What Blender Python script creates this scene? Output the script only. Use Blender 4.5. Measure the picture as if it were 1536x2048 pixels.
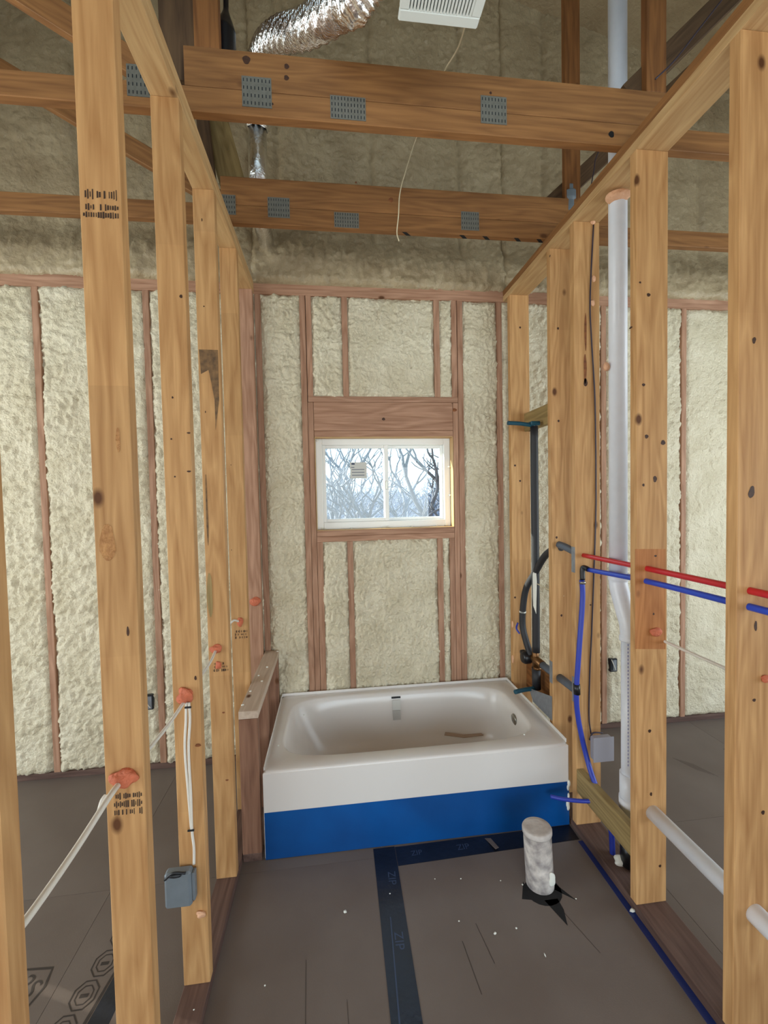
import bpy, bmesh, math, random
import numpy as np
from mathutils import Vector, Matrix

PI = math.pi
for o in list(bpy.data.objects): bpy.data.objects.remove(o)
SC = bpy.context.scene
COL = SC.collection
random.seed(7)

# ------------------------------------------------------------------ camera
cam = bpy.data.objects.new('camera', bpy.data.cameras.new('camera'))
COL.objects.link(cam)
cam.data.sensor_fit = 'VERTICAL'
cam.data.sensor_height = 24.0
cam.data.sensor_width = 18.0
cam.data.lens = 861.16 / 2048 * 24.0
cam.data.clip_start = 0.02
cam.data.clip_end = 300
_r = Vector((0.99264551, -0.11931143, -0.02048587))
_u = Vector((0.02452752, 0.03250538, 0.99917056))
_f = Vector((0.11854657, 0.99232464, -0.03519273))
cam.matrix_world = Matrix(((_r.x, _u.x, -_f.x, 0.4722), (_r.y, _u.y, -_f.y, 0.0),
                           (_r.z, _u.z, -_f.z, 1.7481), (0, 0, 0, 1)))
SC.camera = cam

# ------------------------------------------------------------------ sky, sun, daylight at the openings
wd = bpy.data.worlds.new('sky'); SC.world = wd; wd.use_nodes = True
wn = wd.node_tree.nodes; wl = wd.node_tree.links
bg = wn['Background']
tc = wn.new('ShaderNodeTexCoord'); sp = wn.new('ShaderNodeSeparateXYZ'); rp = wn.new('ShaderNodeValToRGB')
wl.new(tc.outputs['Generated'], sp.inputs[0]); wl.new(sp.outputs['Z'], rp.inputs[0]); wl.new(rp.outputs[0], bg.inputs[0])
rp.color_ramp.elements[0].position = 0.0; rp.color_ramp.elements[0].color = (0.78, 0.95, 1.0, 1)
rp.color_ramp.elements[1].position = 0.6; rp.color_ramp.elements[1].color = (0.45, 0.72, 1.0, 1)
bg.inputs[1].default_value = 3.4

def light(name, kind, loc, direction, energy, color, sx=1, sy=1):
    d = bpy.data.lights.new(name, kind); d.energy = energy; d.color = color
    if kind == 'AREA': d.shape = 'RECTANGLE'; d.size = sx; d.size_y = sy
    if kind == 'SUN': d.angle = 0.009
    o = bpy.data.objects.new(name, d); COL.objects.link(o); o.location = loc
    o.rotation_euler = Vector(direction).to_track_quat('-Z', 'Y').to_euler()
    return o
light('sun', 'SUN', (-6, 9, 8), (0.86, -0.34, -0.42), 16.0, (1.0, 0.92, 0.76))
# daylight standing in the big unglazed openings of the house (behind the camera and at both ends)
light('daylight_rear', 'AREA', (0.6, -3.35, 1.45), (0.02, 1, 0.04), 66, (0.95, 0.97, 1.0), 4.2, 1.9)
light('daylight_left', 'AREA', (-4.15, 0.6, 1.45), (1, 0.35, 0.04), 78, (1.0, 0.99, 0.93), 3.0, 1.9)
light('daylight_right', 'AREA', (5.15, 0.4, 1.45), (-1, 0.35, 0.04), 50, (0.96, 0.98, 1.0), 3.0, 1.9)

vs = SC.view_settings
vs.view_transform = 'Standard'; vs.look = 'None'; vs.gamma = 1.0; vs.exposure = 0.0
vs.use_curve_mapping = False
try:
    SC.cycles.use_denoising = True
    SC.cycles.max_bounces = 8; SC.cycles.diffuse_bounces = 5; SC.cycles.transparent_max_bounces = 12
    SC.cycles.sample_clamp_indirect = 4.0
except Exception: pass

# ------------------------------------------------------------------ helpers
def rgb(r, g, b):
    f = lambda c: (c / 255 / 12.92) if c / 255 <= 0.04045 else ((c / 255 + 0.055) / 1.055) ** 2.4
    return (f(r), f(g), f(b), 1)

def mat(name, color, rough=0.6, metal=0.0, noise=0.0, nscale=8.0, bump=0.0, bscale=60.0, color2=None, spec=0.5, trans=0):
    m = bpy.data.materials.new(name); m.use_nodes = True
    n = m.node_tree.nodes; l = m.node_tree.links; b = n['Principled BSDF']
    b.inputs['Roughness'].default_value = rough; b.inputs['Metallic'].default_value = metal
    b.inputs['Specular IOR Level'].default_value = spec
    b.inputs['Base Color'].default_value = color
    c = n.new('ShaderNodeTexCoord')
    if noise or color2:
        t = n.new('ShaderNodeTexNoise'); t.inputs['Scale'].default_value = nscale; t.inputs['Detail'].default_value = 6
        l.new(c.outputs['Object'], t.inputs['Vector'])
        r = n.new('ShaderNodeValToRGB'); r.color_ramp.elements[0].position = 0.3; r.color_ramp.elements[1].position = 0.7
        r.color_ramp.elements[0].color = color2 or tuple(x * (1 - noise) for x in color[:3]) + (1,)
        r.color_ramp.elements[1].color = color
        l.new(t.outputs['Fac'], r.inputs[0]); l.new(r.outputs[0], b.inputs['Base Color'])
    if bump:
        t2 = n.new('ShaderNodeTexNoise'); t2.inputs['Scale'].default_value = bscale; t2.inputs['Detail'].default_value = 4
        l.new(c.outputs['Object'], t2.inputs['Vector'])
        bp = n.new('ShaderNodeBump'); bp.inputs['Strength'].default_value = bump; bp.inputs['Distance'].default_value = 0.01
        l.new(t2.outputs['Fac'], bp.inputs['Height']); l.new(bp.outputs[0], b.inputs['Normal'])
    return m

def wood(name, light_c, dark_c, knot=(92, 56, 30), seg=0.0, knots=5.0):
    """pine: grain runs along each board's own Z axis; joints between glued lengths change the tone"""
    m = bpy.data.materials.new(name); m.use_nodes = True
    n = m.node_tree.nodes; l = m.node_tree.links; b = n['Principled BSDF']
    b.inputs['Roughness'].default_value = 0.62; b.inputs['Specular IOR Level'].default_value = 0.3
    c = n.new('ShaderNodeTexCoord'); oi = n.new('ShaderNodeObjectInfo')
    def math_(op, a, bb=None):
        q = n.new('ShaderNodeMath'); q.operation = op
        for i, v in enumerate((a, bb)):
            if v is None: continue
            if isinstance(v, (int, float)): q.inputs[i].default_value = v
            else: l.new(v, q.inputs[i])
        return q.outputs[0]
    off = n.new('ShaderNodeVectorMath'); off.operation = 'ADD'
    rnd = math_('MULTIPLY', oi.outputs['Random'], 37.0)
    l.new(c.outputs['Object'], off.inputs[0]); l.new(rnd, off.inputs[1])
    mp = n.new('ShaderNodeMapping'); mp.inputs['Scale'].default_value = (1, 1, 0.06)
    l.new(off.outputs[0], mp.inputs['Vector'])
    g = n.new('ShaderNodeTexNoise'); g.inputs['Scale'].default_value = 60; g.inputs['Detail'].default_value = 5; g.inputs['Distortion'].default_value = 0.6
    l.new(mp.outputs[0], g.inputs['Vector'])
    mp2 = n.new('ShaderNodeMapping'); mp2.inputs['Scale'].default_value = (1, 1, 0.12)
    l.new(off.outputs[0], mp2.inputs['Vector'])
    g2 = n.new('ShaderNodeTexNoise'); g2.inputs['Scale'].default_value = 9; g2.inputs['Detail'].default_value = 2
    l.new(mp2.outputs[0], g2.inputs['Vector'])
    ring = math_('PINGPONG', math_('MULTIPLY', g2.outputs['Fac'], 17.0), 1.0)
    mixv = math_('ADD', math_('MULTIPLY', g.outputs['Fac'], 0.80), math_('MULTIPLY', ring, 0.24))
    r = n.new('ShaderNodeValToRGB')
    r.color_ramp.elements[0].position = 0.28; r.color_ramp.elements[0].color = rgb(*light_c)
    r.color_ramp.elements[1].position = 0.85; r.color_ramp.elements[1].color = rgb(*dark_c)
    l.new(mixv, r.inputs[0])
    col = r.outputs[0]
    # tone per board and per glued length
    sx = n.new('ShaderNodeSeparateXYZ'); l.new(c.outputs['Object'], sx.inputs[0])
    cell = math_('FLOOR', math_('ADD', math_('MULTIPLY', sx.outputs['Z'], 1.55), math_('MULTIPLY', oi.outputs['Random'], 9.0)))
    wnz = n.new('ShaderNodeTexWhiteNoise'); wnz.noise_dimensions = '2D'
    cb = n.new('ShaderNodeCombineXYZ'); l.new(cell, cb.inputs[0]); l.new(rnd, cb.inputs[1]); l.new(cb.outputs[0], wnz.inputs['Vector'])
    val = math_('ADD', math_('MULTIPLY', wnz.outputs['Value'], seg), math_('ADD', math_('MULTIPLY', oi.outputs['Random'], 0.14), 0.93 - seg / 2))
    hs = n.new('ShaderNodeHueSaturation'); l.new(col, hs.inputs['Color']); l.new(val, hs.inputs['Value'])
    # knots
    mp3 = n.new('ShaderNodeMapping'); mp3.inputs['Scale'].default_value = (1, 1, 0.6); l.new(off.outputs[0], mp3.inputs['Vector'])
    v = n.new('ShaderNodeTexVoronoi'); v.inputs['Scale'].default_value = knots; l.new(mp3.outputs[0], v.inputs['Vector'])
    kr = n.new('ShaderNodeValToRGB'); kr.color_ramp.elements[0].position = 0.040; kr.color_ramp.elements[0].color = (1, 1, 1, 1)
    kr.color_ramp.elements[1].position = 0.085; kr.color_ramp.elements[1].color = (0, 0, 0, 1)
    l.new(v.outputs['Distance'], kr.inputs[0])
    mx = n.new('ShaderNodeMixRGB'); l.new(kr.outputs[0], mx.inputs[0]); l.new(hs.outputs[0], mx.inputs[1]); mx.inputs[2].default_value = rgb(*knot)
    l.new(mx.outputs[0], b.inputs['Base Color'])
    bp = n.new('ShaderNodeBump'); bp.inputs['Strength'].default_value = 0.25; bp.inputs['Distance'].default_value = 0.003
    l.new(g.outputs['Fac'], bp.inputs['Height']); l.new(bp.outputs[0], b.inputs['Normal'])
    return m

M = {}
M['stud'] = wood('interior_pine', (206, 162, 110), (164, 118, 72), seg=0.12)
M['plate'] = wood('plate_pine', (206, 172, 124), (170, 130, 84))
M['chord'] = wood('truss_pine', (154, 108, 64), (112, 74, 42))
M['web'] = wood('web_pine', (150, 100, 56), (96, 60, 32))
M['webdark'] = wood('dark_web_pine', (104, 80, 56), (60, 42, 30))  # dark tone; on the farther truss's left post it puts shade into the colour
M['ext'] = wood('red_brown_pine', (184, 144, 118), (138, 98, 74))
M['dusty'] = wood('dusty_pine', (208, 190, 172), (178, 156, 136))
M['kneepost'] = wood('knee_pine', (150, 112, 90), (108, 74, 58))
M['greenish'] = wood('blocking_pine', (168, 144, 96), (124, 104, 64))
M['sole'] = wood('sole_plate_pine', (112, 88, 78), (74, 54, 48))
M['knot'] = mat('knot_wood', rgb(74, 42, 22), 0.6, noise=0.5, nscale=90)
M['redder'] = wood('redder_pine', (190, 130, 78), (150, 92, 48))
M['stain'] = mat('stained_wood', rgb(140, 106, 68), 0.7, nscale=34, color2=rgb(78, 60, 42))
M['torn'] = mat('torn_grain', rgb(200, 150, 96), 0.8, nscale=60, color2=rgb(158, 108, 64), bump=0.8, bscale=120)
M['bark'] = mat('bark_wood', rgb(150, 92, 50), 0.8, nscale=40, color2=rgb(96, 54, 30))
M['ink'] = mat('stamp_ink', rgb(62, 44, 32), 0.8)
M['floor'] = mat('brown_subfloor', rgb(120, 109, 101), 0.55, nscale=2.3, color2=rgb(108, 96, 88), bump=0.06, bscale=220, spec=0.35)
M['floorink'] = mat('floor_ink', rgb(58, 50, 46), 0.6)
M['tape'] = mat('black_seam_tape', rgb(12, 13, 20), 0.36, nscale=4, color2=rgb(26, 34, 50), bump=0.15, bscale=40)
M['tapeink'] = mat('tape_print', rgb(56, 70, 96), 0.5)
M['tapeblue'] = mat('blue_seam_tape', rgb(26, 44, 104), 0.35)
M['enamel'] = mat('white_enamel', rgb(222, 217, 212), 0.22, bump=0.0)
M['film'] = mat('blue_film', rgb(8, 84, 156), 0.3, nscale=3.0, color2=rgb(6, 66, 128))
M['pvc'] = mat('white_pvc', rgb(228, 232, 240), 0.35, noise=0.06, nscale=20)
M['pvcdirty'] = mat('mortar_splashed_pvc', rgb(214, 206, 198), 0.7, nscale=22, color2=rgb(120, 112, 112), bump=0.5, bscale=50)
M['pvccap'] = mat('pvc_cap', rgb(214, 208, 202), 0.6, nscale=16, color2=rgb(176, 164, 156), bump=0.2)
M['abs'] = mat('black_abs', rgb(22, 22, 26), 0.35)
M['sleeve'] = mat('black_foam_sleeve', rgb(38, 38, 42), 0.55)
M['greysleeve'] = mat('grey_foam_sleeve', rgb(88, 96, 108), 0.6)
M['galv'] = mat('galvanized_steel', rgb(150, 156, 164), 0.42, metal=0.6, noise=0.2, nscale=40)
M['nailplate'] = mat('truss_plate_steel', rgb(124, 122, 112), 0.5, metal=0.35, noise=0.2, nscale=60)
M['red'] = mat('red_pex', rgb(196, 34, 44), 0.35)
M['blue'] = mat('blue_pex', rgb(38, 72, 190), 0.35)
M['bluedark'] = mat('dark_blue_pex', rgb(44, 62, 168), 0.4)
M['teal'] = mat('dark_teal_stub', rgb(20, 74, 92), 0.4)
M['brass'] = mat('brass_fitting', rgb(120, 84, 50), 0.35, metal=0.7)
M['fire'] = mat('orange_fire_foam', rgb(214, 118, 84), 0.7, noise=0.25, nscale=60, bump=0.8, bscale=70)
M['peachfoam'] = mat('peach_foam_bits', rgb(226, 176, 140), 0.8, bump=0.6, bscale=90)
M['wire'] = mat('white_cable', rgb(226, 222, 212), 0.5)
M['cream'] = mat('cream_wire', rgb(214, 200, 166), 0.6)
M['darkwire'] = mat('dark_wire', rgb(60, 52, 64), 0.5)
M['greybox'] = mat('grey_plastic_box', rgb(116, 126, 134), 0.5, noise=0.12, nscale=30)
M['bluebox'] = mat('pale_blue_box', rgb(152, 150, 158), 0.5)
M['black'] = mat('black_void', rgb(14, 12, 12), 0.9)
M['boxdark'] = mat('outlet_dark', rgb(30, 34, 40), 0.4)
M['whiteplastic'] = mat('white_fan_plastic', rgb(226, 232, 228), 0.45)
M['vinyl'] = mat('white_vinyl', rgb(236, 236, 232), 0.35)
M['foil'] = mat('foil', (0.95, 0.95, 0.95, 1), 0.22, metal=1.0, bump=0.5, bscale=55)
M['paper'] = mat('sticker_paper', rgb(206, 206, 200), 0.6)
M['greypaper'] = mat('grey_sticker', rgb(176, 174, 168), 0.5)
M['steel'] = mat('satin_steel', rgb(150, 146, 136), 0.3, metal=0.9)
M['stick'] = mat('wood_scrap', rgb(168, 146, 128), 0.8)
M['bit'] = mat('white_foam_bit', rgb(232, 232, 222), 0.8)
M['sheath'] = mat('sheathing', rgb(150, 120, 84), 0.8)
M['treebark'] = mat('grey_bark', rgb(104, 106, 116), 0.9, noise=0.3, nscale=5)
M['brushbark'] = mat('grey_twigs', rgb(128, 130, 144), 0.9, noise=0.3, nscale=1.5)
M['ground'] = mat('leaf_litter', rgb(150, 140, 132), 1.0, nscale=1.5, color2=rgb(110, 104, 104), bump=1, bscale=6)
M['roofing'] = mat('rear_wall_board', rgb(190, 160, 116), 0.8)

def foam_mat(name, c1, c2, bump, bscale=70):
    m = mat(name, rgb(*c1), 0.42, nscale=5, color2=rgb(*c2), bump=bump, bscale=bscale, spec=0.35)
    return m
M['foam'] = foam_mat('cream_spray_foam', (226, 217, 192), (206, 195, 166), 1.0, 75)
M['foamshade'] = foam_mat('shaded_spray_foam', (180, 163, 132), (160, 142, 112), 1.0, 34)  # same foam as the walls, with the shade up high put into its colour

def glass_mat():
    m = bpy.data.materials.new('window_glass'); m.use_nodes = True
    n = m.node_tree.nodes; l = m.node_tree.links; n.remove(n['Principled BSDF'])
    t = n.new('ShaderNodeBsdfTransparent'); t.inputs[0].default_value = (0.93, 0.98, 0.99, 1)
    g = n.new('ShaderNodeBsdfGlossy'); g.inputs['Roughness'].default_value = 0.02
    x = n.new('ShaderNodeMixShader'); lw = n.new('ShaderNodeLayerWeight'); lw.inputs[0].default_value = 0.5; pw = n.new('ShaderNodeMath'); pw.operation = 'POWER'; pw.inputs[1].default_value = 5.0; l.new(lw.outputs['Facing'], pw.inputs[0]); fr = n.new('ShaderNodeMath'); fr.operation = 'MULTIPLY_ADD'; fr.inputs[1].default_value = 0.9; fr.inputs[2].default_value = 0.04; l.new(pw.outputs[0], fr.inputs[0])
    l.new(fr.outputs[0], x.inputs[0]); l.new(t.outputs[0], x.inputs[1]); l.new(g.outputs[0], x.inputs[2])
    l.new(x.outputs[0], n['Material Output'].inputs[0])
    return m
M['glass'] = glass_mat()

WM = {}
def place(o, mw, parent=None):
    WM[o.name] = mw
    if parent is not None:
        o.parent = parent
        o.matrix_parent_inverse = WM[parent.name].inverted()
    o.matrix_basis = mw
    return o
def tag(o, label=None, cat=None, group=None, kind=None):
    if label: o['label'] = label
    if cat: o['category'] = cat
    if group: o['group'] = group
    if kind: o['kind'] = kind
    return o
def empty(name, loc=(0, 0, 0), **k):
    o = bpy.data.objects.new(name, None); COL.objects.link(o); o.empty_display_size = 0.1
    place(o, Matrix.Translation(loc)); return tag(o, **k)
def link(name, me, m, mw=None, parent=None, smooth=False):
    o = bpy.data.objects.new(name, me); COL.objects.link(o)
    if m: me.materials.append(M[m])
    if smooth:
        for p in me.polygons: p.use_smooth = True
    return place(o, mw or Matrix.Identity(4), parent)
def pydata(name, vs_, fs): 
    me = bpy.data.meshes.new(name); me.from_pydata([tuple(v) for v in vs_], [], fs); me.update(); return me
def recentre(me):
    """move a world-space mesh so its origin is its middle; returns the matrix that puts it back"""
    co = np.zeros(len(me.vertices) * 3); me.vertices.foreach_get('co', co); co = co.reshape(-1, 3)
    c = (co.min(0) + co.max(0)) / 2
    me.vertices.foreach_set('co', (co - c).ravel()); me.update()
    return Matrix.Translation(Vector([float(q) for q in c]))
def wobj(name, me, m, parent=None, smooth=False):
    return link(name, me, m, recentre(me), parent, smooth)

def box_me(dx, dy, dz, bev=0.0015, seg=1):
    bm = bmesh.new(); bmesh.ops.create_cube(bm, size=1)
    bmesh.ops.scale(bm, vec=(dx, dy, dz), verts=bm.verts)
    if bev: bmesh.ops.bevel(bm, geom=bm.edges[:], offset=min(bev, min(dx, dy, dz) * 0.3), segments=seg, affect='EDGES', profile=0.5)
    me = bpy.data.meshes.new('box'); bm.to_mesh(me); bm.free(); return me
AX = {'z': Matrix.Identity(4),
      'x': Matrix(((0, 0, 1, 0), (1, 0, 0, 0), (0, 1, 0, 0), (0, 0, 0, 1))),   # local z -> world x
      'y': Matrix(((0, 1, 0, 0), (0, 0, 1, 0), (1, 0, 0, 0), (0, 0, 0, 1)))}   # local z -> world y
def board(name, x0, x1, y0, y1, z0, z1, axis, m, parent=None, bev=0.002):
    d = (x1 - x0, y1 - y0, z1 - z0)
    loc = Matrix.Translation(((x0 + x1) / 2, (y0 + y1) / 2, (z0 + z1) / 2))
    if axis == 'z': me = box_me(d[0], d[1], d[2], bev)
    elif axis == 'x': me = box_me(d[1], d[2], d[0], bev)
    else: me = box_me(d[2], d[0], d[1], bev)
    return link(name, me, m, loc @ AX[axis], parent)
def strut(name, p0, p1, w, t, m, parent=None):
    """board from p0 to p1 lying in the XZ plane; w across in that plane, t along Y"""
    p0, p1 = Vector(p0), Vector(p1); d = p1 - p0; L = d.length; z = d.normalized()
    y = Vector((0, 1, 0)); x = y.cross(z).normalized()
    R = Matrix((x, y, z)).transposed().to_4x4()
    return link(name, box_me(w, t, L, 0.002), m, Matrix.Translation((p0 + p1) / 2) @ R, parent)

def catmull(pts, n=8):
    P = [Vector(p) for p in pts]
    if len(P) < 3: return P
    P = [P[0] * 2 - P[1]] + P + [P[-1] * 2 - P[-2]]; out = []
    for i in range(1, len(P) - 2):
        a, b, c, d = P[i - 1], P[i], P[i + 1], P[i + 2]
        for k in range(n):
            t = k / n
            out.append(0.5 * ((2 * b) + (c - a) * t + (2 * a - 5 * b + 4 * c - d) * t * t + (3 * b - a - 3 * c + d) * t ** 3))
    out.append(P[-2]); return out
def tube_data(path, r, seg=12, cap=True, V=None, F=None):
    """r a number or a function of the fraction along"""
    V = [] if V is None else V; F = [] if F is None else F
    base = len(V); n = len(path)
    t0 = (path[1] - path[0]).normalized()
    up = Vector((0, 0, 1)) if abs(t0.z) < 0.9 else Vector((0, 1, 0))
    nx = t0.cross(up).normalized()
    for i, p in enumerate(path):
        t = (path[min(i + 1, n - 1)] - path[max(i - 1, 0)]).normalized()
        nx = (nx - t * nx.dot(t)).normalized(); ny = t.cross(nx)
        rr = r(i / (n - 1)) if callable(r) else r
        for k in range(seg):
            a = 2 * PI * k / seg; V.append(p + (nx * math.cos(a) + ny * math.sin(a)) * rr)
    for i in range(n - 1):
        for k in range(seg):
            a = base + i * seg + k; b = base + i * seg + (k + 1) % seg
            F.append((a, b, b + seg, a + seg))
    if cap:
        F.append(tuple(base + k for k in reversed(range(seg)))); F.append(tuple(base + (n - 1) * seg + k for k in range(seg)))
    return V, F
def tube(name, pts, r, m, parent=None, seg=12, smooth_n=8, straight=False):
    path = [Vector(p) for p in pts] if straight else catmull(pts, smooth_n)
    V, F = tube_data(path, r, seg)
    o = wobj(name, pydata(name, V, F), m, parent, True)
    me = o.data
    for p in me.polygons:
        if len(p.vertices) > 4: p.use_smooth = False
    return o
def blob(name, c, r, m, parent=None, squash=(1, 1, 1), amp=0.25, seed=0, sub=3):
    bm = bmesh.new(); bmesh.ops.create_icosphere(bm, subdivisions=sub, radius=1)
    rn = random.Random(seed); ph = [(rn.uniform(1.5, 4), rn.uniform(1.5, 4), rn.uniform(1.5, 4), rn.uniform(0, 6)) for _ in range(5)]
    for v in bm.verts:
        n = sum(math.sin(v.co.x * a + v.co.y * b * 1.3 + v.co.z * c_ + d) for a, b, c_, d in ph) / 5
        v.co *= 1 + amp * n
        v.co.x *= squash[0] * r; v.co.y *= squash[1] * r; v.co.z *= squash[2] * r
    me = bpy.data.meshes.new(name); bm.to_mesh(me); bm.free()
    return link(name, me, m, Matrix.Translation(c), parent, True)
def lathe(name, prof, loc, m, parent=None, seg=32, axis='z', R=None):
    V = []; F = []; n = len(prof)
    for r, z in prof:
        for k in range(seg):
            a = 2 * PI * k / seg; V.append((r * math.cos(a), r * math.sin(a), z))
    for i in range(n - 1):
        for k in range(seg):
            a = i * seg + k; b = i * seg + (k + 1) % seg; F.append((a, b, b + seg, a + seg))
    F.append(tuple(reversed(range(seg)))); F.append(tuple((n - 1) * seg + k for k in range(seg)))
    mw = Matrix.Translation(loc) @ (R if R is not None else AX[axis])
    o = link(name, pydata(name, V, F), m, mw, parent, True)
    for p in o.data.polygons:
        if len(p.vertices) > 4: p.use_smooth = False
    return o
def slab(name, poly, thick, m, parent=None):
    """flat polygon of 3D points given thickness along its normal, towards the viewer side"""
    P = [Vector(p) for p in poly]
    nrm = Vector((0, 0, 0))
    for i in range(len(P)): nrm += P[i].cross(P[(i + 1) % len(P)])
    nrm.normalize(); n = len(P)
    V = [p for p in P] + [p + nrm * thick for p in P]
    F = [tuple(reversed(range(n))), tuple(range(n, 2 * n))] + [(i, (i + 1) % n, n + (i + 1) % n, n + i) for i in range(n)]
    return wobj(name, pydata(name, V, F), m, parent)

# knots and marks: slightly proud ovals on a face (nx = 'y' for a face looking at -Y, 'x' looking at -X)
def knot(parent, c, a, b, m='knot', face='y', rot=0.0, name='knot'):
    V = []; k = 14
    for i in range(k):
        t = 2 * PI * i / k; u = a * math.cos(t) * (1 + 0.15 * math.sin(3 * t + a * 900)); w = b * math.sin(t)
        u, w = u * math.cos(rot) - w * math.sin(rot), u * math.sin(rot) + w * math.cos(rot)
        V.append((u, w))
    if face == 'y': P = [(c[0] + u, c[1] - 0.0006, c[2] + w) for u, w in V]
    elif face == 'x': P = [(c[0] - 0.0006, c[1] + u, c[2] + w) for u, w in V]
    elif face == '+x': P = [(c[0] + 0.0006, c[1] + u, c[2] + w) for u, w in V]
    me = pydata(name, P, [tuple(range(k))])
    return wobj(name, me, m, parent)
def stamp(parent, x0, x1, y, z0, z1, seed, rows=5, vertical=True, m='ink', name='grade_stamp'):
    """faded lumber grade stamp: rows of small ink strokes, too worn to read"""
    rn = random.Random(seed); V = []; F = []
    cols = 15
    for i in range(cols):
        for j in range(rows):
            if rn.random() < 0.22: continue
            cx = x0 + (x1 - x0) * (i + 0.5) / cols; cz = z0 + (z1 - z0) * (j + 0.5) / rows
            w = (x1 - x0) / cols * rn.uniform(0.2, 0.44); h = (z1 - z0) / rows * rn.uniform(0.2, 0.46)
            b = len(V); V += [(cx - w, y - 0.0006, cz - h), (cx + w, y - 0.0006, cz - h * 0.9), (cx + w, y - 0.0006, cz + h), (cx - w * 0.8, y - 0.0006, cz + h)]
            F.append((b, b + 1, b + 2, b + 3))
    return wobj(name, pydata(name, V, F), m, parent)

# ------------------------------------------------------------------ numpy noise for the sprayed foam
_rs = np.random.RandomState(3)
_G = _rs.rand(256, 256) * 2 * PI
def perlin(x, y, s=0):
    x = x + s * 17.3; y = y + s * 9.1
    xi = np.floor(x).astype(int); yi = np.floor(y).astype(int); xf = x - xi; yf = y - yi
    def g(ix, iy, dx, dy):
        a = _G[ix % 256, iy % 256]; return np.cos(a) * dx + np.sin(a) * dy
    u = xf ** 3 * (xf * (xf * 6 - 15) + 10); v = yf ** 3 * (yf * (yf * 6 - 15) + 10)
    a = g(xi, yi, xf, yf) * (1 - u) + g(xi + 1, yi, xf - 1, yf) * u
    b = g(xi, yi + 1, xf, yf - 1) * (1 - u) + g(xi + 1, yi + 1, xf - 1, yf - 1) * u
    return (a * (1 - v) + b * v) * 1.4
def foam_h(x, z, seed=0, rough=1.0):
    wx = x + 0.03 * perlin(x * 9, z * 9, seed + 1); wz = z + 0.03 * perlin(x * 8, z * 8, seed + 2)
    h = 0.010 * perlin(x * 2.2, z * 1.6, seed)
    h += rough * 0.013 * np.abs(perlin(wx * 20, wz * 14, seed + 3))
    h += rough * 0.012 * np.abs(perlin(wx * 42, wz * 32, seed + 4))
    h += rough * 0.0065 * np.abs(perlin(wx * 80, wz * 66, seed + 5))
    return h
def foam_panel(parent, x0, x1, z0, z1, y, res, seed, rough=1.0, lap=0.010, name='foam_panel', m='foam', extra=None):
    nx = max(4, int((x1 - x0 + 2 * lap) / res)); nz = max(4, int((z1 - z0 + 2 * lap) / res))
    X, Z = np.meshgrid(np.linspace(x0 - lap, x1 + lap, nx), np.linspace(z0 - lap, z1 + lap, nz))
    h = foam_h(X, Z, seed, rough)
    ex = np.minimum(X - x0, x1 - X); ez = np.minimum(Z - z0, z1 - Z); e = np.minimum(ex, ez)
    wob = 0.011 * perlin(X * 10, Z * 4, seed + 8) + 0.009 * perlin(X * 30, Z * 16, seed + 9)
    edge = np.clip((e + wob + 0.004) / 0.024, -0.6, 1.0)
    Y = y + 0.008 - h * 1.1 + (1 - edge) * 0.020
    if extra is not None: Y = Y - extra(X, Z)
    V = np.stack([X, Y, Z], -1).reshape(-1, 3)
    idx = np.arange(nx * nz).reshape(nz, nx)
    q = np.stack([idx[:-1, :-1], idx[:-1, 1:], idx[1:, 1:], idx[1:, :-1]], -1).reshape(-1, 4)
    # skirt: the block of foam fills the cavity behind its face
    rim = list(idx[0, :]) + list(idx[1:, -1]) + list(idx[-1, -2::-1]) + list(idx[-2:0:-1, 0])
    base = len(V); back = V[rim].copy(); back[:, 1] = y + 0.10
    V = np.vstack([V, back]); k = len(rim)
    F = [tuple(int(t) for t in f) for f in q] + [(int(rim[i]), base + i, base + (i + 1) % k, int(rim[(i + 1) % k])) for i in range(k)]
    me = bpy.data.meshes.new(name); me.from_pydata(V.tolist(), [], F); me.update()
    return wobj(name, me, m, parent, True)

# ================================================================== THE SETTING
B = 2.9135; W = 1.680; HT = 3.0805; PT = 3.1565; WR = W + 0.135; T = 0.038

# ---------- floor: panels with tight seams
fl = empty('floor', kind='structure')
xs = [-4.2, -3.0, -1.78, -0.56, 0.672, 1.89, 3.11, 4.33, 5.2]; ys = [-3.4, -0.42, 2.02, 3.05]
for i in range(len(xs) - 1):
    for j in range(len(ys) - 1):
        board('floor_panel', xs[i] + 0.0008, xs[i + 1] - 0.0008, ys[j] + 0.0008, ys[j + 1] - 0.0008, -0.02, 0.0, 'y', 'floor', fl, 0.0)

# ---------- exterior wall (back), running behind all three rooms
wb = empty('wall_back', (0.8, B, 0), kind='structure')
def est(x0, x1, z0, z1, m='ext'): return board('stud', x0, x1, B, B + 0.14, z0, z1, 'z', m, wb)
XL, XR = -4.2, 5.2
board('top_plate', XL, XR, B, B + 0.14, HT, HT + T, 'x', 'ext', wb)
board('top_plate', XL, XR, B, B + 0.14, HT + T, PT, 'x', 'ext', wb)
board('bottom_plate', XL, XR, B, B + 0.14, 0.0, T, 'x', 'sole', wb)
full = [(0.002, 0.040), (0.287, 0.325), (1.352, 1.390), (1.632, 1.670)]
for a, b in full: est(a, b, T, HT)
for a, b in [(0.327, 0.362), (1.314, 1.350)]: est(a, b, T, 2.385)      # jack studs beside the opening
for a, b in [(0.329, 0.364), (0.563, 0.601), (1.189, 1.227), (1.310, 1.348)]: est(a, b, 2.425, HT)
for a, b in [(0.364, 0.402), (0.566, 0.604), (1.190, 1.228), (1.276, 1.312)]: est(a, b, T, 1.452)
board('header_plate', 0.329, 1.350, B, B + 0.14, 2.387, 2.425, 'x', 'ext', wb)
hd = board('header', 0.364, 1.312, B - 0.001, B + 0.14, 2.196, 2.386, 'x', 'ext', wb)
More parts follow.
